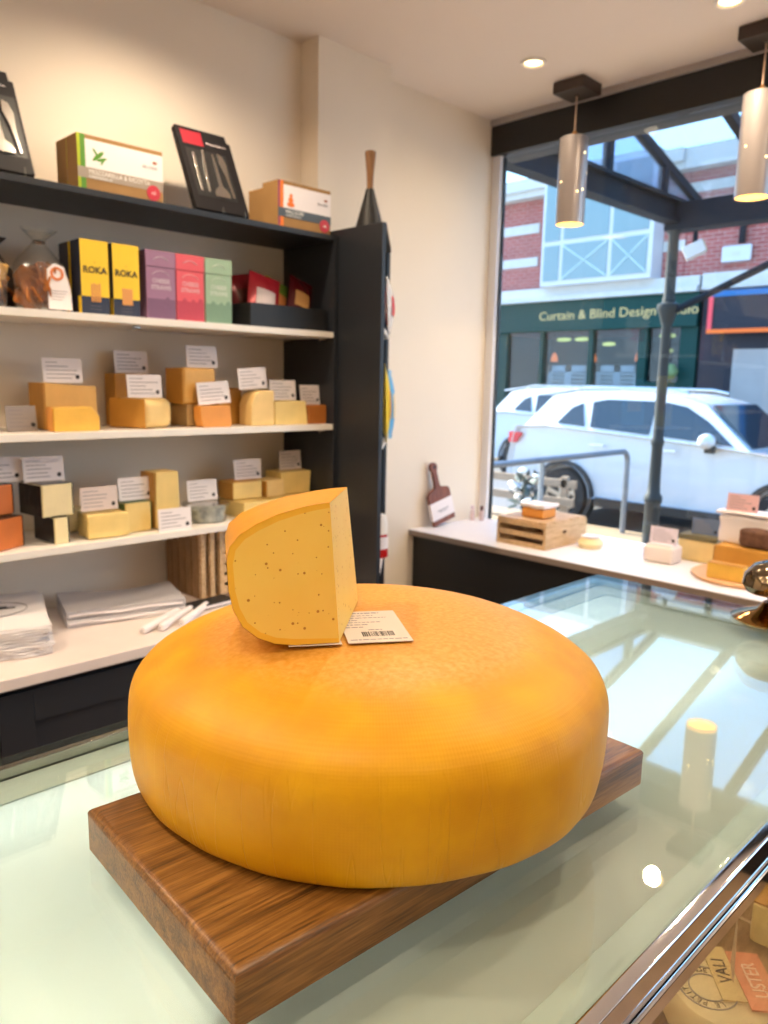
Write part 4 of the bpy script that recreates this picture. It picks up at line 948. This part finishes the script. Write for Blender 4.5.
G().box(-.012, .19, -.004, .09, .104, .114, .004).sub(2).noise(.003, 25).build('paper_fold', M['card'], t)
t = fx('ash_cheese', 'brown ash coated cheese resting on the large golden block', 'cheese', 2.728, 1.0, BZ + .1012)
G().box(0, .12, 0, .048, 0, .07, .02, 3).sub(1).noise(.006, 45).build('rind', mat('ash_brown_rind', (124, 88, 66), .9, vscale=40, rgb2=(86, 58, 44), bump=.6), t)
G().at((.1405, .03, .04)).ball((0, 0, 0), .02, 2, (.08, 1, 1)).build('cut_spot', deep, t)
counter_card(2.80, 1.02, BZ + .2165, 'pink price card on the white paper wrapped cheese of the round board pile', mat('pink_card', (224, 182, 186), .6))

# ------------------------------------------------------------------ glass display counter
CT = -.32
X0, X1, Y0, Y1 = -.38, 1.17, .166, .654
dc = thing('display_counter', 'glass topped display counter with chrome front rail, lit from within', 'display counter', ((X0 + X1) / 2, (Y0 + Y1) / 2, FLOOR))
co = Vector(((X0 + X1) / 2, (Y0 + Y1) / 2, FLOOR))
def cg2(): return G().at(tuple(-co))
cg2().box(X0, X1, Y0 + .006, Y1, CT - .008, CT, .0015).build('glass_top', glass('counter_glass', (247, 250, 249), .06, power=3.6), dc)
def frosted():
    m = bpy.data.materials.new('frosted_panel'); m.use_nodes = True; nt = m.node_tree; nt.nodes.clear()
    o = nt.nodes.new('ShaderNodeOutputMaterial'); mx = nt.nodes.new('ShaderNodeMixShader'); mx.inputs[0].default_value = .42
    d = nt.nodes.new('ShaderNodeBsdfDiffuse'); d.inputs[0].default_value = (*lin((206, 218, 216)), 1)
    tl = nt.nodes.new('ShaderNodeBsdfTranslucent'); tl.inputs[0].default_value = (*lin((244, 246, 244)), 1)
    nt.links.new(d.outputs[0], mx.inputs[1]); nt.links.new(tl.outputs[0], mx.inputs[2]); nt.links.new(mx.outputs[0], o.inputs[0]); return m
cg2().box(X0 + .03, X1 - .045, Y0 + .035, Y1 - .042, CT - .024, CT - .020).build('frosted_panel', frosted(), dc, smooth=False)
g = cg2()
g.box(X0, X1, Y1 - .042, Y1 - .006, CT - .030, CT - .0185).box(X0, X1, Y0 + .008, Y0 + .035, CT - .03, CT - .0185).box(X1 - .045, X1 - .006, Y0 + .035, Y1 - .042, CT - .03, CT - .0185).box(X0, X0 + .03, Y0 + .035, Y1 - .042, CT - .03, CT - .0185)
g.build('panel_rim', mat('pale_grey_green_rim', (186, 200, 194), .4), dc, smooth=False)
cg2().box(X0, X1, Y1 - .004, Y1 + .004, CT - .03, CT - .009, .001).box(X1 - .004, X1 + .004, Y0 + .01, Y1 - .0045, CT - .03, CT - .009, .001).build('edge_trim', M['steel'], dc)
cg2().box(X0, X1, Y0 - .004, Y0 + .0055, CT - .03, CT + .0005, .002, 3).build('chrome_rail', M['chrome'], dc)
cg2().box(X0, X1, Y0 - .0075, Y0 - .0042, CT - .034, CT - .022, .0012).build('rail_lip', M['chrome'], dc)
# carcass and inner white light box
DZ = -.655; RY = .306
g = cg2().box(X0, X1, Y1 - .02, Y1 - .005, FLOOR, CT - .031).box(X1 - .02, X1 - .005, Y0 + .02, Y1 - .0205, FLOOR, CT - .031).box(X0, X0 + .015, Y0 + .02, Y1 - .0205, FLOOR, CT - .031)
g.build('carcass', M['navy'], dc, smooth=False)
cg2().box(X0 + .016, X1 - .021, RY + .02, Y1 - .021, CT - .12, CT - .11).build('light_tray', M['white'], dc, smooth=False)
cg2().box(X0 + .016, X1 - .021, RY, RY + .012, DZ, CT - .031).build('inner_back', mat('beige_inner_back', (206, 182, 146), .5), dc, smooth=False)
dk = cg2().box(X0 + .016, X1 - .021, Y0 + .003, RY - .001, DZ - .02, DZ).build('deck', oak('brown_deck_boards', (120, 90, 58), (140, 106, 70), (156, 122, 84), (3, 30, 30)), dc, smooth=False)
g = cg2()
for k in range(8): g.box(.15 + k * .13, .156 + k * .13, Y0 + .004, RY - .002, DZ, DZ + .0015)
g.build('deck_strip', mat('pale_deck_strip', (196, 172, 140), .5), dk, smooth=False)
cg2().box(X0, X1, Y0 - .002, Y0 + .002, DZ - .05, CT - .0305).build('front_glass', glass('front_glass', (236, 240, 236), .04), dc, smooth=False)
cg2().box(X0, X1, Y0 - .002, Y0 + .012, FLOOR, DZ - .051).build('front_panel', M['navy'], dc, smooth=False)
led = cg2().box(X0 + .05, X1 - .06, Y1 - .062, Y1 - .05, CT - .075, CT - .07).build('light_strip', emis('cool_strip_light', (240, 252, 252), 190.), dc, smooth=False)
cg2().box(X0 + .05, X1 - .06, RY + .026, RY + .036, CT - .105, CT - .1).build('light_strip', emis('added_strip_light', (246, 250, 240), 75.), dc, smooth=False)  # second strip, unseen, added to brighten the frosted panel towards the front
cg2().box(X0 + .05, X1 - .06, RY - .022, RY - .012, CT - .04, CT - .036).build('added_deck_lamp', emis('warm_strip_light', (255, 226, 190), 48.), dc, smooth=False)  # unseen lamp added to light the deck and its goods

cg2().box(X0 + .02, X1 - .03, RY - .05, RY - .002, CT - .0355, CT - .0335).build('lamp_light_shield', M['steel'], dc, smooth=False)  # unseen plate added to keep the deck lamp from shining up into the panel
# wrapped soft cheese on the deck
GD = 'wrapped cheeses on the display deck'
t = thing('wrapped_cheese', 'round paper wrapped cheese with circular stamp and orange banner, inside the glass counter', 'cheese', (.745, .238, DZ + .0045), R(40), GD)
G().lathe([(0, 0), (.052, 0), (.06, .006), (.061, .034), (.054, .044), (0, .0465)], 48).noise(.0015, 60).build('paper_wrapper', mat('cream_wrapper', (226, 204, 162), .6, bump=.5, bscale=25), t)
g = G()
for r0 in (.028, .0175): g.lathe([(r0, .0478), (r0 + .0012, .0478), (r0 + .0012, .0486), (r0, .0486), (r0, .0478)], 40, (-.004, .022, 0))
g.build('round_stamp', M['ink'], t)
for k, ch in enumerate('LE PETIT FROMAGE'):
    if ch == ' ': continue
    a = R(200 - k * 14); text(ch, .0088, t, M['black_ink'], (-.004 + .023 * math.cos(a), .022 + .023 * math.sin(a), .0487), (0, 0, a - R(90)), name='stamp_letter')
G().box(-.02, .056, -.012, .012, .0475, .049).build('name_banner', mat('kraft_banner', (214, 186, 130), .6), t, smooth=False)
text('VALI', .019, t, M['black_ink'], (.02, 0, .0493), (0, 0, 0), sx=.9)
G().box(-.03, .05, -.046, -.0125, .0475, .0492).build('orange_banner', mat('salmon_banner', (228, 138, 100), .6), t, smooth=False)
text('USTER', .021, t, mat('pale_salmon_ink', (246, 206, 180), .6), (.01, -.03, .0496), (0, 0, 0), sx=.8, bold=.0003)
t = thing('ticket', 'pale paper ticket standing edge on in the round wrapped cheese', 'ticket', (.765, .242, DZ + .0525), R(26), None)
G().ext([(-.014, 0), (.016, 0), (.004, .06), (.001, .062)], 'y', 0, .001).build('paper', mat('pale_pink_paper', (222, 196, 172), .6), t, smooth=False)
t = thing('wrapped_cheese', 'partly seen paper wrapped cheese at the bottom edge of the counter display', 'cheese', (.615, .225, DZ + .0045), R(10), GD)
G().lathe([(0, 0), (.045, 0), (.05, .006), (.05, .034), (.045, .042), (0, .044)], 40).noise(.0015, 60).build('paper_wrapper', mat('pink_cream_wrapper', (224, 196, 168), .6, bump=.5, bscale=25), t)
G().box(-.04, .04, -.012, .012, .0455, .047).build('paper_band', M['card'], t, smooth=False)
for i, (x, c) in enumerate(((.9, (232, 208, 140)), (1.03, (226, 176, 90)))):
    t = thing('cheese_block', ['pale cheese block on the counter deck past the round wrapped cheese', 'golden cheese block at the far end of the counter deck'][i], 'cheese', (x, .2, DZ + .0035), R(4), GD)
    G().box(0, .1, 0, .07, 0, .05, .005).build('paste', cheesemat('deck_paste%d' % i, c), t)
    G().box(.002, .098, .001, .069, .0505, .053, .001).build('rind', deep, t)

# brass bell at the far right of the counter
t = thing('counter_bell', 'brass bell shaped ornament with flared base standing on the glass counter at the right edge', 'bell', (1.118, .352, CT + .0005))
br_ = mat('aged_brass', (150, 112, 62), .14, 1., var=.15, vscale=30)
G().lathe([(0, 0), (.052, 0), (.054, .003), (.045, .008), (.022, .016), (.013, .026), (0, .026)], 40).build('base', br_, t)
G().lathe([(0, .0262), (.009, .0262), (.008, .04), (0, .04)], 20).build('stem', br_, t)
G().lathe([(0, .038), (.02, .0365), (.036, .040), (.043, .050), (.041, .064), (.03, .078), (.014, .085), (0, .086)], 40).build('dome', mat('bronze_dome', (130, 116, 96), .12, 1.), t)

# ------------------------------------------------------------------ oak board, cheese wheel, cut wedge
BT = .0305
L3, F3, R3 = Vector((.1997, .4798)), Vector((.1836, .2843)), Vector((.5606, .2658))
wlen = .3775; ux = Vector((math.cos(R(-3.4)), math.sin(R(-3.4)))); F3 = Vector((.1855, .2848)); uy = Vector((-ux.y, ux.x)); dlen = .196
t = thing('serving_board', 'thick oak board with rounded edges lying on the glass counter under the cheese wheel', 'serving board', (F3.x, F3.y, CT + .0004), math.atan2(ux.y, ux.x))
M['oak'] = oak('warm_oak', (58, 36, 12), (110, 72, 28), (146, 102, 48), (1.6, 30, 30), .36)
g = G(); g.box(0, wlen, 0, dlen, 0, BT)
ed = [e for e in g.bm.edges if all(v.co.z > BT - 1e-5 for v in e.verts)]
bmesh.ops.bevel(g.bm, geom=ed, offset=.006, segments=5, affect='EDGES', profile=.5)
ed = [e for e in g.bm.edges if abs(e.verts[0].co.z - e.verts[1].co.z) > .01]
bmesh.ops.bevel(g.bm, geom=ed, offset=.0015, segments=2, affect='EDGES', profile=.5)
g.build('board', M['oak'], t, ang=50)

WC = (.3951, .410); WZ = CT + .0004 + BT + .0004; RW = .1796; WH = .1126
def wheelmat():
    m, nt, b = base('gouda_rind')
    tc = nt.nodes.new('ShaderNodeTexCoord'); sep = nt.nodes.new('ShaderNodeSeparateXYZ'); nt.links.new(tc.outputs['Object'], sep.inputs[0])
    cmb = nt.nodes.new('ShaderNodeCombineXYZ'); nt.links.new(sep.outputs['X'], cmb.inputs['X']); nt.links.new(sep.outputs['Y'], cmb.inputs['Y'])
    ln = nt.nodes.new('ShaderNodeVectorMath'); ln.operation = 'LENGTH'; nt.links.new(cmb.outputs[0], ln.inputs[0])
    n = nt.nodes.new('ShaderNodeTexNoise'); n.inputs['Scale'].default_value = 22; n.inputs['Detail'].default_value = 6; nt.links.new(tc.outputs['Object'], n.inputs['Vector'])
    ad = nt.nodes.new('ShaderNodeMath'); ad.operation = 'MULTIPLY_ADD'; ad.inputs[1].default_value = .022; nt.links.new(n.outputs['Fac'], ad.inputs[0]); nt.links.new(ln.outputs['Value'], ad.inputs[2])
    rr = nt.nodes.new('ShaderNodeMapRange'); rr.inputs['From Min'].default_value = .124; rr.inputs['From Max'].default_value = .148; nt.links.new(ad.outputs[0], rr.inputs['Value'])
    # dry circle only on the flat top
    zz = nt.nodes.new('ShaderNodeMath'); zz.operation = 'LESS_THAN'; zz.inputs[1].default_value = .09; nt.links.new(sep.outputs['Z'], zz.inputs[0])
    mxx = nt.nodes.new('ShaderNodeMath'); mxx.operation = 'MAXIMUM'; nt.links.new(rr.outputs[0], mxx.inputs[0]); nt.links.new(zz.outputs[0], mxx.inputs[1])
    fine = nt.nodes.new('ShaderNodeTexNoise'); fine.inputs['Scale'].default_value = 260; fine.inputs['Detail'].default_value = 2; nt.links.new(tc.outputs['Object'], fine.inputs['Vector'])
    dr = nt.nodes.new('ShaderNodeValToRGB'); dr.color_ramp.elements[0].position = .3; dr.color_ramp.elements[1].position = .72
    dr.color_ramp.elements[0].color = (*lin((194, 132, 36)), 1); dr.color_ramp.elements[1].color = (*lin((210, 152, 70)), 1); nt.links.new(fine.outputs['Fac'], dr.inputs['Fac'])
    orr = nt.nodes.new('ShaderNodeValToRGB'); orr.color_ramp.elements[0].color = (*lin((192, 135, 0)), 1); orr.color_ramp.elements[1].color = (*lin((206, 152, 0)), 1)
    orr.color_ramp.elements[0].position = .35; orr.color_ramp.elements[1].position = .65; nt.links.new(n.outputs['Fac'], orr.inputs['Fac'])
    mix = nt.nodes.new('ShaderNodeMix'); mix.data_type = 'RGBA'
    nt.links.new(mxx.outputs[0], mix.inputs['Factor']); nt.links.new(dr.outputs['Color'], mix.inputs['A']); nt.links.new(orr.outputs['Color'], mix.inputs['B'])
    nt.links.new(mix.outputs['Result'], b.inputs['Base Color'])
    # woven cloth imprint: angle/height grid on the side, concentric grid on the top
    at = nt.nodes.new('ShaderNodeMath'); at.operation = 'ARCTAN2'; nt.links.new(sep.outputs['Y'], at.inputs[0]); nt.links.new(sep.outputs['X'], at.inputs[1])
    def wave(src, k):
        a = nt.nodes.new('ShaderNodeMath'); a.operation = 'MULTIPLY'; a.inputs[1].default_value = k; nt.links.new(src, a.inputs[0])
        s = nt.nodes.new('ShaderNodeMath'); s.operation = 'SINE'; nt.links.new(a.outputs[0], s.inputs[0]); return s
    w1 = wave(at.outputs[0], 500); w2 = wave(sep.outputs['Z'], 3200); w3 = wave(ln.outputs['Value'], 2200)
    m1 = nt.nodes.new('ShaderNodeMath'); m1.operation = 'ADD'; nt.links.new(w1.outputs[0], m1.inputs[0]); nt.links.new(w2.outputs[0], m1.inputs[1])
    m2 = nt.nodes.new('ShaderNodeMath'); m2.operation = 'ADD'; nt.links.new(m1.outputs[0], m2.inputs[0]); nt.links.new(w3.outputs[0], m2.inputs[1])
    b1 = nt.nodes.new('ShaderNodeBump'); b1.inputs['Strength'].default_value = .09; b1.inputs['Distance'].default_value = .0002; nt.links.new(m2.outputs[0], b1.inputs['Height'])
    # vertical cloth creases
    cr = nt.nodes.new('ShaderNodeTexNoise'); cr.inputs['Scale'].default_value = 1.; cr.inputs['Detail'].default_value = 2
    cc = nt.nodes.new('ShaderNodeCombineXYZ'); aa = nt.nodes.new('ShaderNodeMath'); aa.operation = 'MULTIPLY'; aa.inputs[1].default_value = 8; nt.links.new(at.outputs[0], aa.inputs[0])
    az = nt.nodes.new('ShaderNodeMath'); az.operation = 'MULTIPLY'; az.inputs[1].default_value = 4.5; nt.links.new(sep.outputs['Z'], az.inputs[0])
    nt.links.new(aa.outputs[0], cc.inputs['X']); nt.links.new(az.outputs[0], cc.inputs['Y']); nt.links.new(cc.outputs[0], cr.inputs['Vector'])
    ab_ = nt.nodes.new('ShaderNodeMath'); ab_.operation = 'SUBTRACT'; ab_.inputs[1].default_value = .5; nt.links.new(cr.outputs['Fac'], ab_.inputs[0])
    ac = nt.nodes.new('ShaderNodeMath'); ac.operation = 'ABSOLUTE'; nt.links.new(ab_.outputs[0], ac.inputs[0])
    mr = nt.nodes.new('ShaderNodeMapRange'); mr.inputs['From Max'].default_value = .012; nt.links.new(ac.outputs[0], mr.inputs['Value'])
    mk = nt.nodes.new('ShaderNodeMath'); mk.operation = 'MAXIMUM'; zt = nt.nodes.new('ShaderNodeMapRange'); zt.inputs['From Min'].default_value = .05; zt.inputs['From Max'].default_value = .08
    nt.links.new(sep.outputs['Z'], zt.inputs['Value']); nt.links.new(mr.outputs[0], mk.inputs[0]); nt.links.new(zt.outputs[0], mk.inputs[1])
    b2 = nt.nodes.new('ShaderNodeBump'); b2.inputs['Strength'].default_value = .4; b2.inputs['Distance'].default_value = .0012
    nt.links.new(mk.outputs[0], b2.inputs['Height']); nt.links.new(b1.outputs['Normal'], b2.inputs['Normal']); nt.links.new(b2.outputs['Normal'], b.inputs['Normal'])
    b.inputs['Roughness'].default_value = .5; b.inputs['Specular IOR Level'].default_value = .2; b.inputs['Coat Weight'].default_value = .22; b.inputs['Coat Roughness'].default_value = .4
    return m
prof = [(0, 0), (.08, 0), (.14, 0), (.164, .0002), (.1708, .0018), (.1754, .0068), (.1785, .019), (.1798, .038), (.1796, .056), (.1778, .067), (.1725, .0775), (.1605, .0868), (.140, .0968), (.117, .1048), (.085, .1106), (.045, .1124), (0, WH)]
def fine_prof(p):
    out = []
    for a, b in zip(p, p[1:]):
        for k in range(3): out.append((a[0] + (b[0] - a[0]) * k / 3, a[1] + (b[1] - a[1]) * k / 3))
    return out + [p[-1]]
t = thing('whole_cheese', 'big orange yellow cheese wheel on the oak board, largest thing in the view', 'cheese', (WC[0], WC[1], WZ))
jit = lambda a, z, r: 1 + (.004 * math.sin(3 * a + 1) + .003 * math.sin(7 * a + 25 * z) + .0015 * math.sin(23 * a)) * (r / RW) ** 3
def lathe_spl(g, prof, seg, jit):
    # Catmull-Rom through the profile for a soft shoulder
    P = [prof[0]] + prof + [prof[-1]]; out = []
    for i in range(1, len(P) - 2):
        p0, p1, p2, p3 = P[i - 1], P[i], P[i + 1], P[i + 2]
        for k in range(4):
            u = k / 4
            out.append(tuple(.5 * ((2 * p1[q]) + (-p0[q] + p2[q]) * u + (2 * p0[q] - 5 * p1[q] + 4 * p2[q] - p3[q]) * u * u + (-p0[q] + 3 * p1[q] - 3 * p2[q] + p3[q]) * u ** 3) for q in (0, 1)))
    out.append(prof[-1]); out[0] = (0, 0)
    out = [(max(0, r), max(0, z)) for r, z in out]
    return g.lathe(out, seg, jitter=jit)
lathe_spl(G(), prof, 160, jit).build('wheel', wheelmat(), t, ang=80)

WT2 = WZ + WH + .0006
# sticker labels lying on the wheel
def sticker(x, y, rz, label, w=.045, h=.071, z=WT2, full=True):
    t = thing('paper_label', label, 'label', (x, y, z), rz)
    G().box(0, w, 0, h, 0, .0004).build('paper', mat('label_paper', (206, 192, 182), .6), t, smooth=False)
    if full:
        g = G(); random.seed(2)
        for k, (yy, a, b_, th) in enumerate(((.066, .1, .72, .0011), (.060, .04, .6, .0006), (.0545, .04, .8, .0006), (.049, .04, .3, .0006), (.044, .04, .66, .0006), (.0385, .04, .45, .0008), (.033, .04, .34, .0008), (.0265, .4, .62, .0008), (.006, .05, .95, .0007))):
            x_ = a * w
            while x_ < b_ * w:
                l = random.uniform(.0015, .005); g.box(x_, min(x_ + l, b_ * w), yy - th, yy + th, .0004, .0005); x_ += l + .0009
        g.build('lettering', M['ink'], t, smooth=False)
        g = G(); x_ = .27 * w; random.seed(5)
        while x_ < .78 * w:
            l = random.choice((.0003, .0006, .0009)); g.box(x_, x_ + l, .0125, .0225, .0004, .0005); x_ += l + random.choice((.0003, .0005, .0008))
        g.build('barcode', M['black_ink'], t, smooth=False)
    return t
a_ = math.atan2(.349 - .375, .378 - .339)
ex = Vector((math.cos(a_), math.sin(a_))); 
sticker(.3340, .3686, a_, 'white printed label with barcode lying on the wheel beside the cut wedge')

# cut wedge standing on the wheel
Pp, Qq = Vector((.3297, .3736)), Vector((.4072, .4400)); td = Vector((-.85157, .52424)); nd = Vector((td.y, -td.x))
front = [(0.0, 0.0), (0.0036, .049), (0.0071, 0.0957), (0.0161, 0.0947), (0.0246, 0.0931), (0.0408, 0.0886), (0.0549, 0.0822), (0.0651, 0.0758), (0.0716, 0.0680), (0.0738, 0.0579), (0.0728, 0.0386), (0.0695, 0.0252), (0.0639, 0.0143), (0.0543, 0.0062), (0.0431, 0.0016), (0.03, 0.0)]
t = thing('cheese_wedge', 'pale yellow cut cheese wedge with small holes standing on top of the big wheel', 'cheese', (Pp.x, Pp.y, WT2 + .0008))
def fp(u, z, k):
    # k 0 = front cut face, 1 = rear end of the wedge
    w0 = .0738; ub = -.032 + (u / w0) * (.032 + .0722); uu = u * (1 - k) + ub * k
    base_ = td * uu + (-nd if nd.dot(Qq - Pp) < 0 else nd) * abs((Qq - Pp).dot(nd)) * k
    return Vector((base_.x, base_.y, z * (1 - .035 * k)))
n = len(front)
# smooth outline
def closed_spline(pts, keep):
    out = []
    N = len(pts)
    for i in range(N):
        if i in keep or (i + 1) % N in keep and i in keep: out.append(pts[i]); continue
        out.append(pts[i])
    return out
def wedgemat():
    m, nt, b = base('cut_gouda')
    tc = nt.nodes.new('ShaderNodeTexCoord')
    def holes(scale, r, thr):
        vo = nt.nodes.new('ShaderNodeTexVoronoi'); vo.inputs['Scale'].default_value = scale; nt.links.new(tc.outputs['Object'], vo.inputs['Vector'])
        sx_ = nt.nodes.new('ShaderNodeSeparateColor'); nt.links.new(vo.outputs['Color'], sx_.inputs[0])
        lt = nt.nodes.new('ShaderNodeMath'); lt.operation = 'LESS_THAN'; lt.inputs[1].default_value = thr; nt.links.new(sx_.outputs[0], lt.inputs[0])
        mr = nt.nodes.new('ShaderNodeMapRange'); mr.inputs['From Min'].default_value = r * .75; mr.inputs['From Max'].default_value = r; mr.inputs['To Min'].default_value = 1; mr.inputs['To Max'].default_value = 0
        nt.links.new(vo.outputs['Distance'], mr.inputs['Value'])
        mu = nt.nodes.new('ShaderNodeMath'); mu.operation = 'MULTIPLY'; nt.links.new(lt.outputs[0], mu.inputs[0]); nt.links.new(mr.outputs[0], mu.inputs[1]); return mu
    h1 = holes(135, .15, .5); h2 = holes(290, .19, .25)
    mx = nt.nodes.new('ShaderNodeMath'); mx.operation = 'MAXIMUM'; nt.links.new(h1.outputs[0], mx.inputs[0]); nt.links.new(h2.outputs[0], mx.inputs[1])
    n_ = nt.nodes.new('ShaderNodeTexNoise'); n_.inputs['Scale'].default_value = 30; nt.links.new(tc.outputs['Object'], n_.inputs['Vector'])
    r = nt.nodes.new('ShaderNodeValToRGB'); r.color_ramp.elements[0].color = (*lin((232, 192, 84)), 1); r.color_ramp.elements[1].color = (*lin((238, 204, 106)), 1); nt.links.new(n_.outputs['Fac'], r.inputs['Fac'])
    mix = nt.nodes.new('ShaderNodeMix'); mix.data_type = 'RGBA'; nt.links.new(mx.outputs[0], mix.inputs['Factor']); nt.links.new(r.outputs['Color'], mix.inputs['A']); mix.inputs['B'].default_value = (*lin((186, 128, 44)), 1)
    nt.links.new(mix.outputs['Result'], b.inputs['Base Color'])
    inv = nt.nodes.new('ShaderNodeMath'); inv.operation = 'SUBTRACT'; inv.inputs[0].default_value = 1; nt.links.new(mx.outputs[0], inv.inputs[1])
    bp = nt.nodes.new('ShaderNodeBump'); bp.inputs['Strength'].default_value = .7; bp.inputs['Distance'].default_value = .0015; nt.links.new(inv.outputs[0], bp.inputs['Height']); nt.links.new(bp.outputs['Normal'], b.inputs['Normal'])
    b.inputs['Roughness'].default_value = .42
    b.inputs['Subsurface Weight'].default_value = .15; b.inputs['Subsurface Radius'].default_value = (.006, .003, .001)
    return m
M['gouda'] = wedgemat(); M['gouda_edge'] = mat('gouda_paste_near_rind', (232, 178, 52), .42); M['gouda_rind'] = mat('wedge_rind', (210, 142, 4), .36, var=.05, vscale=40, bump=.15, bscale=150)
cen = Vector((.034, .045))
def inset(p, d):
    # pull towards the middle except along the straight cut edge
    v = Vector(p) - cen; L = v.length
    return p if p[0] < .008 else tuple(cen + v * max(0, (L - d) / L))
inn = [inset(p, .0042) for p in front]
inn[0] = (0.0006, .003); inn[1] = front[1]; inn[2] = (0.0068, .0925)
g = G(); bm = g.bm
fo = [bm.verts.new(fp(u, z, 0)) for u, z in front]; fi = [bm.verts.new(fp(u, z, 0)) for u, z in inn if True]
fi[1] = fo[1]
bo_ = [bm.verts.new(fp(u, z, 1)) for u, z in front]
f = bm.faces.new(fi); f.material_index = 0
for i in range(n):
    j = (i + 1) % n
    q = [fo[i], fo[j], fi[j], fi[i]]; q2 = []
    for v in q:
        if v not in q2: q2.append(v)
    if len(q2) > 2: e_ = bm.faces.new(q2); e_.material_index = 1
f = bm.faces.new(bo_); f.material_index = 0
for i in (0, 1): q = bm.faces.new([fo[i], fo[i + 1], bo_[i + 1], bo_[i]]); q.material_index = 0
g.build('paste', [M['gouda'], M['gouda_edge']], t, ang=35)
K = 8
g = G(); ridx = list(range(2, n)) + [0]
vs = [[fp(front[i][0], front[i][1], k / K) for i in ridx] for k in range(K + 1)]
def outv(i, k):
    p = front[ridx[i]]; v = (Vector(p) - cen).normalized() * .00025
    if ridx[i] in (0, 15, 14): v = Vector((0, -.0004))
    return fp(p[0] + (v.x if p[0] > .01 else 0), p[1] + v.y, k / K)
g.grid(lambda u, v: outv(round(u * (len(ridx) - 1)), round(v * K)), len(ridx) - 1, K)
g.build('rind', M['gouda_rind'], t, ang=60)
t2 = sticker(.300, .3905, a_, 'corner of a second white label peeping out under the cut wedge', w=.036, h=.02, z=WT2, full=False)

# ------------------------------------------------------------------ light and camera
w = bpy.data.worlds.new('sky'); bpy.context.scene.world = w; w.use_nodes = True; nt = w.node_tree; nt.nodes.clear()
out = nt.nodes.new('ShaderNodeOutputWorld'); bgn = nt.nodes.new('ShaderNodeBackground'); tc = nt.nodes.new('ShaderNodeTexCoord'); sp = nt.nodes.new('ShaderNodeSeparateXYZ')
rp = nt.nodes.new('ShaderNodeValToRGB'); e = rp.color_ramp.elements
e[0].position = 0; e[0].color = (.62, .80, 1, 1); e[1].position = .75; e[1].color = (.20, .45, .95, 1)
k_ = rp.color_ramp.elements.new(.25); k_.color = (.40, .66, 1, 1)
nt.links.new(tc.outputs['Generated'], sp.inputs[0]); nt.links.new(sp.outputs['Z'], rp.inputs['Fac'])
nt.links.new(rp.outputs['Color'], bgn.inputs['Color']); bgn.inputs['Strength'].default_value = 3.8; nt.links.new(bgn.outputs[0], out.inputs[0])
s = bpy.data.lights.new('sun', 'SUN'); s.energy = 26; s.angle = R(.6); s.color = (1, .93, .80)
o = bpy.data.objects.new('sun', s); C.objects.link(o); o.location = (6, 12, 12)
o.rotation_euler = Vector((.04, .85, .52)).to_track_quat('Z', 'Y').to_euler()

cd = bpy.data.cameras.new('camera'); cam = bpy.data.objects.new('camera', cd); C.objects.link(cam)
yaw, pitch, roll = R(45.27), R(9.65), R(-1.13)
cy, sy, cp, sp_ = math.cos(yaw), math.sin(yaw), math.cos(pitch), math.sin(pitch)
fwd = Vector((cy * cp, sy * cp, -sp_)); rt = Vector((sy, -cy, 0)); dn = fwd.cross(rt)
r2 = rt * math.cos(roll) + dn * math.sin(roll); d2 = -rt * math.sin(roll) + dn * math.cos(roll)
mm = Matrix((( r2.x, -d2.x, -fwd.x), (r2.y, -d2.y, -fwd.y), (r2.z, -d2.z, -fwd.z)))
cam.matrix_world = mm.to_4x4()
cd.sensor_fit = 'VERTICAL'; cd.sensor_height = 24; cd.lens = 767.6 / 1024 * 24; cd.clip_start = .01; cd.clip_end = 200
cd.dof.use_dof = True; cd.dof.focus_distance = .5; cd.dof.aperture_fstop = 8
sc = bpy.context.scene; sc.camera = cam
sc.view_settings.view_transform = 'Standard'; sc.view_settings.look = 'None'; sc.view_settings.gamma = 1; sc.view_settings.use_curve_mapping = False
sc.view_settings.exposure = 0.0
sc.cycles.use_denoising = True
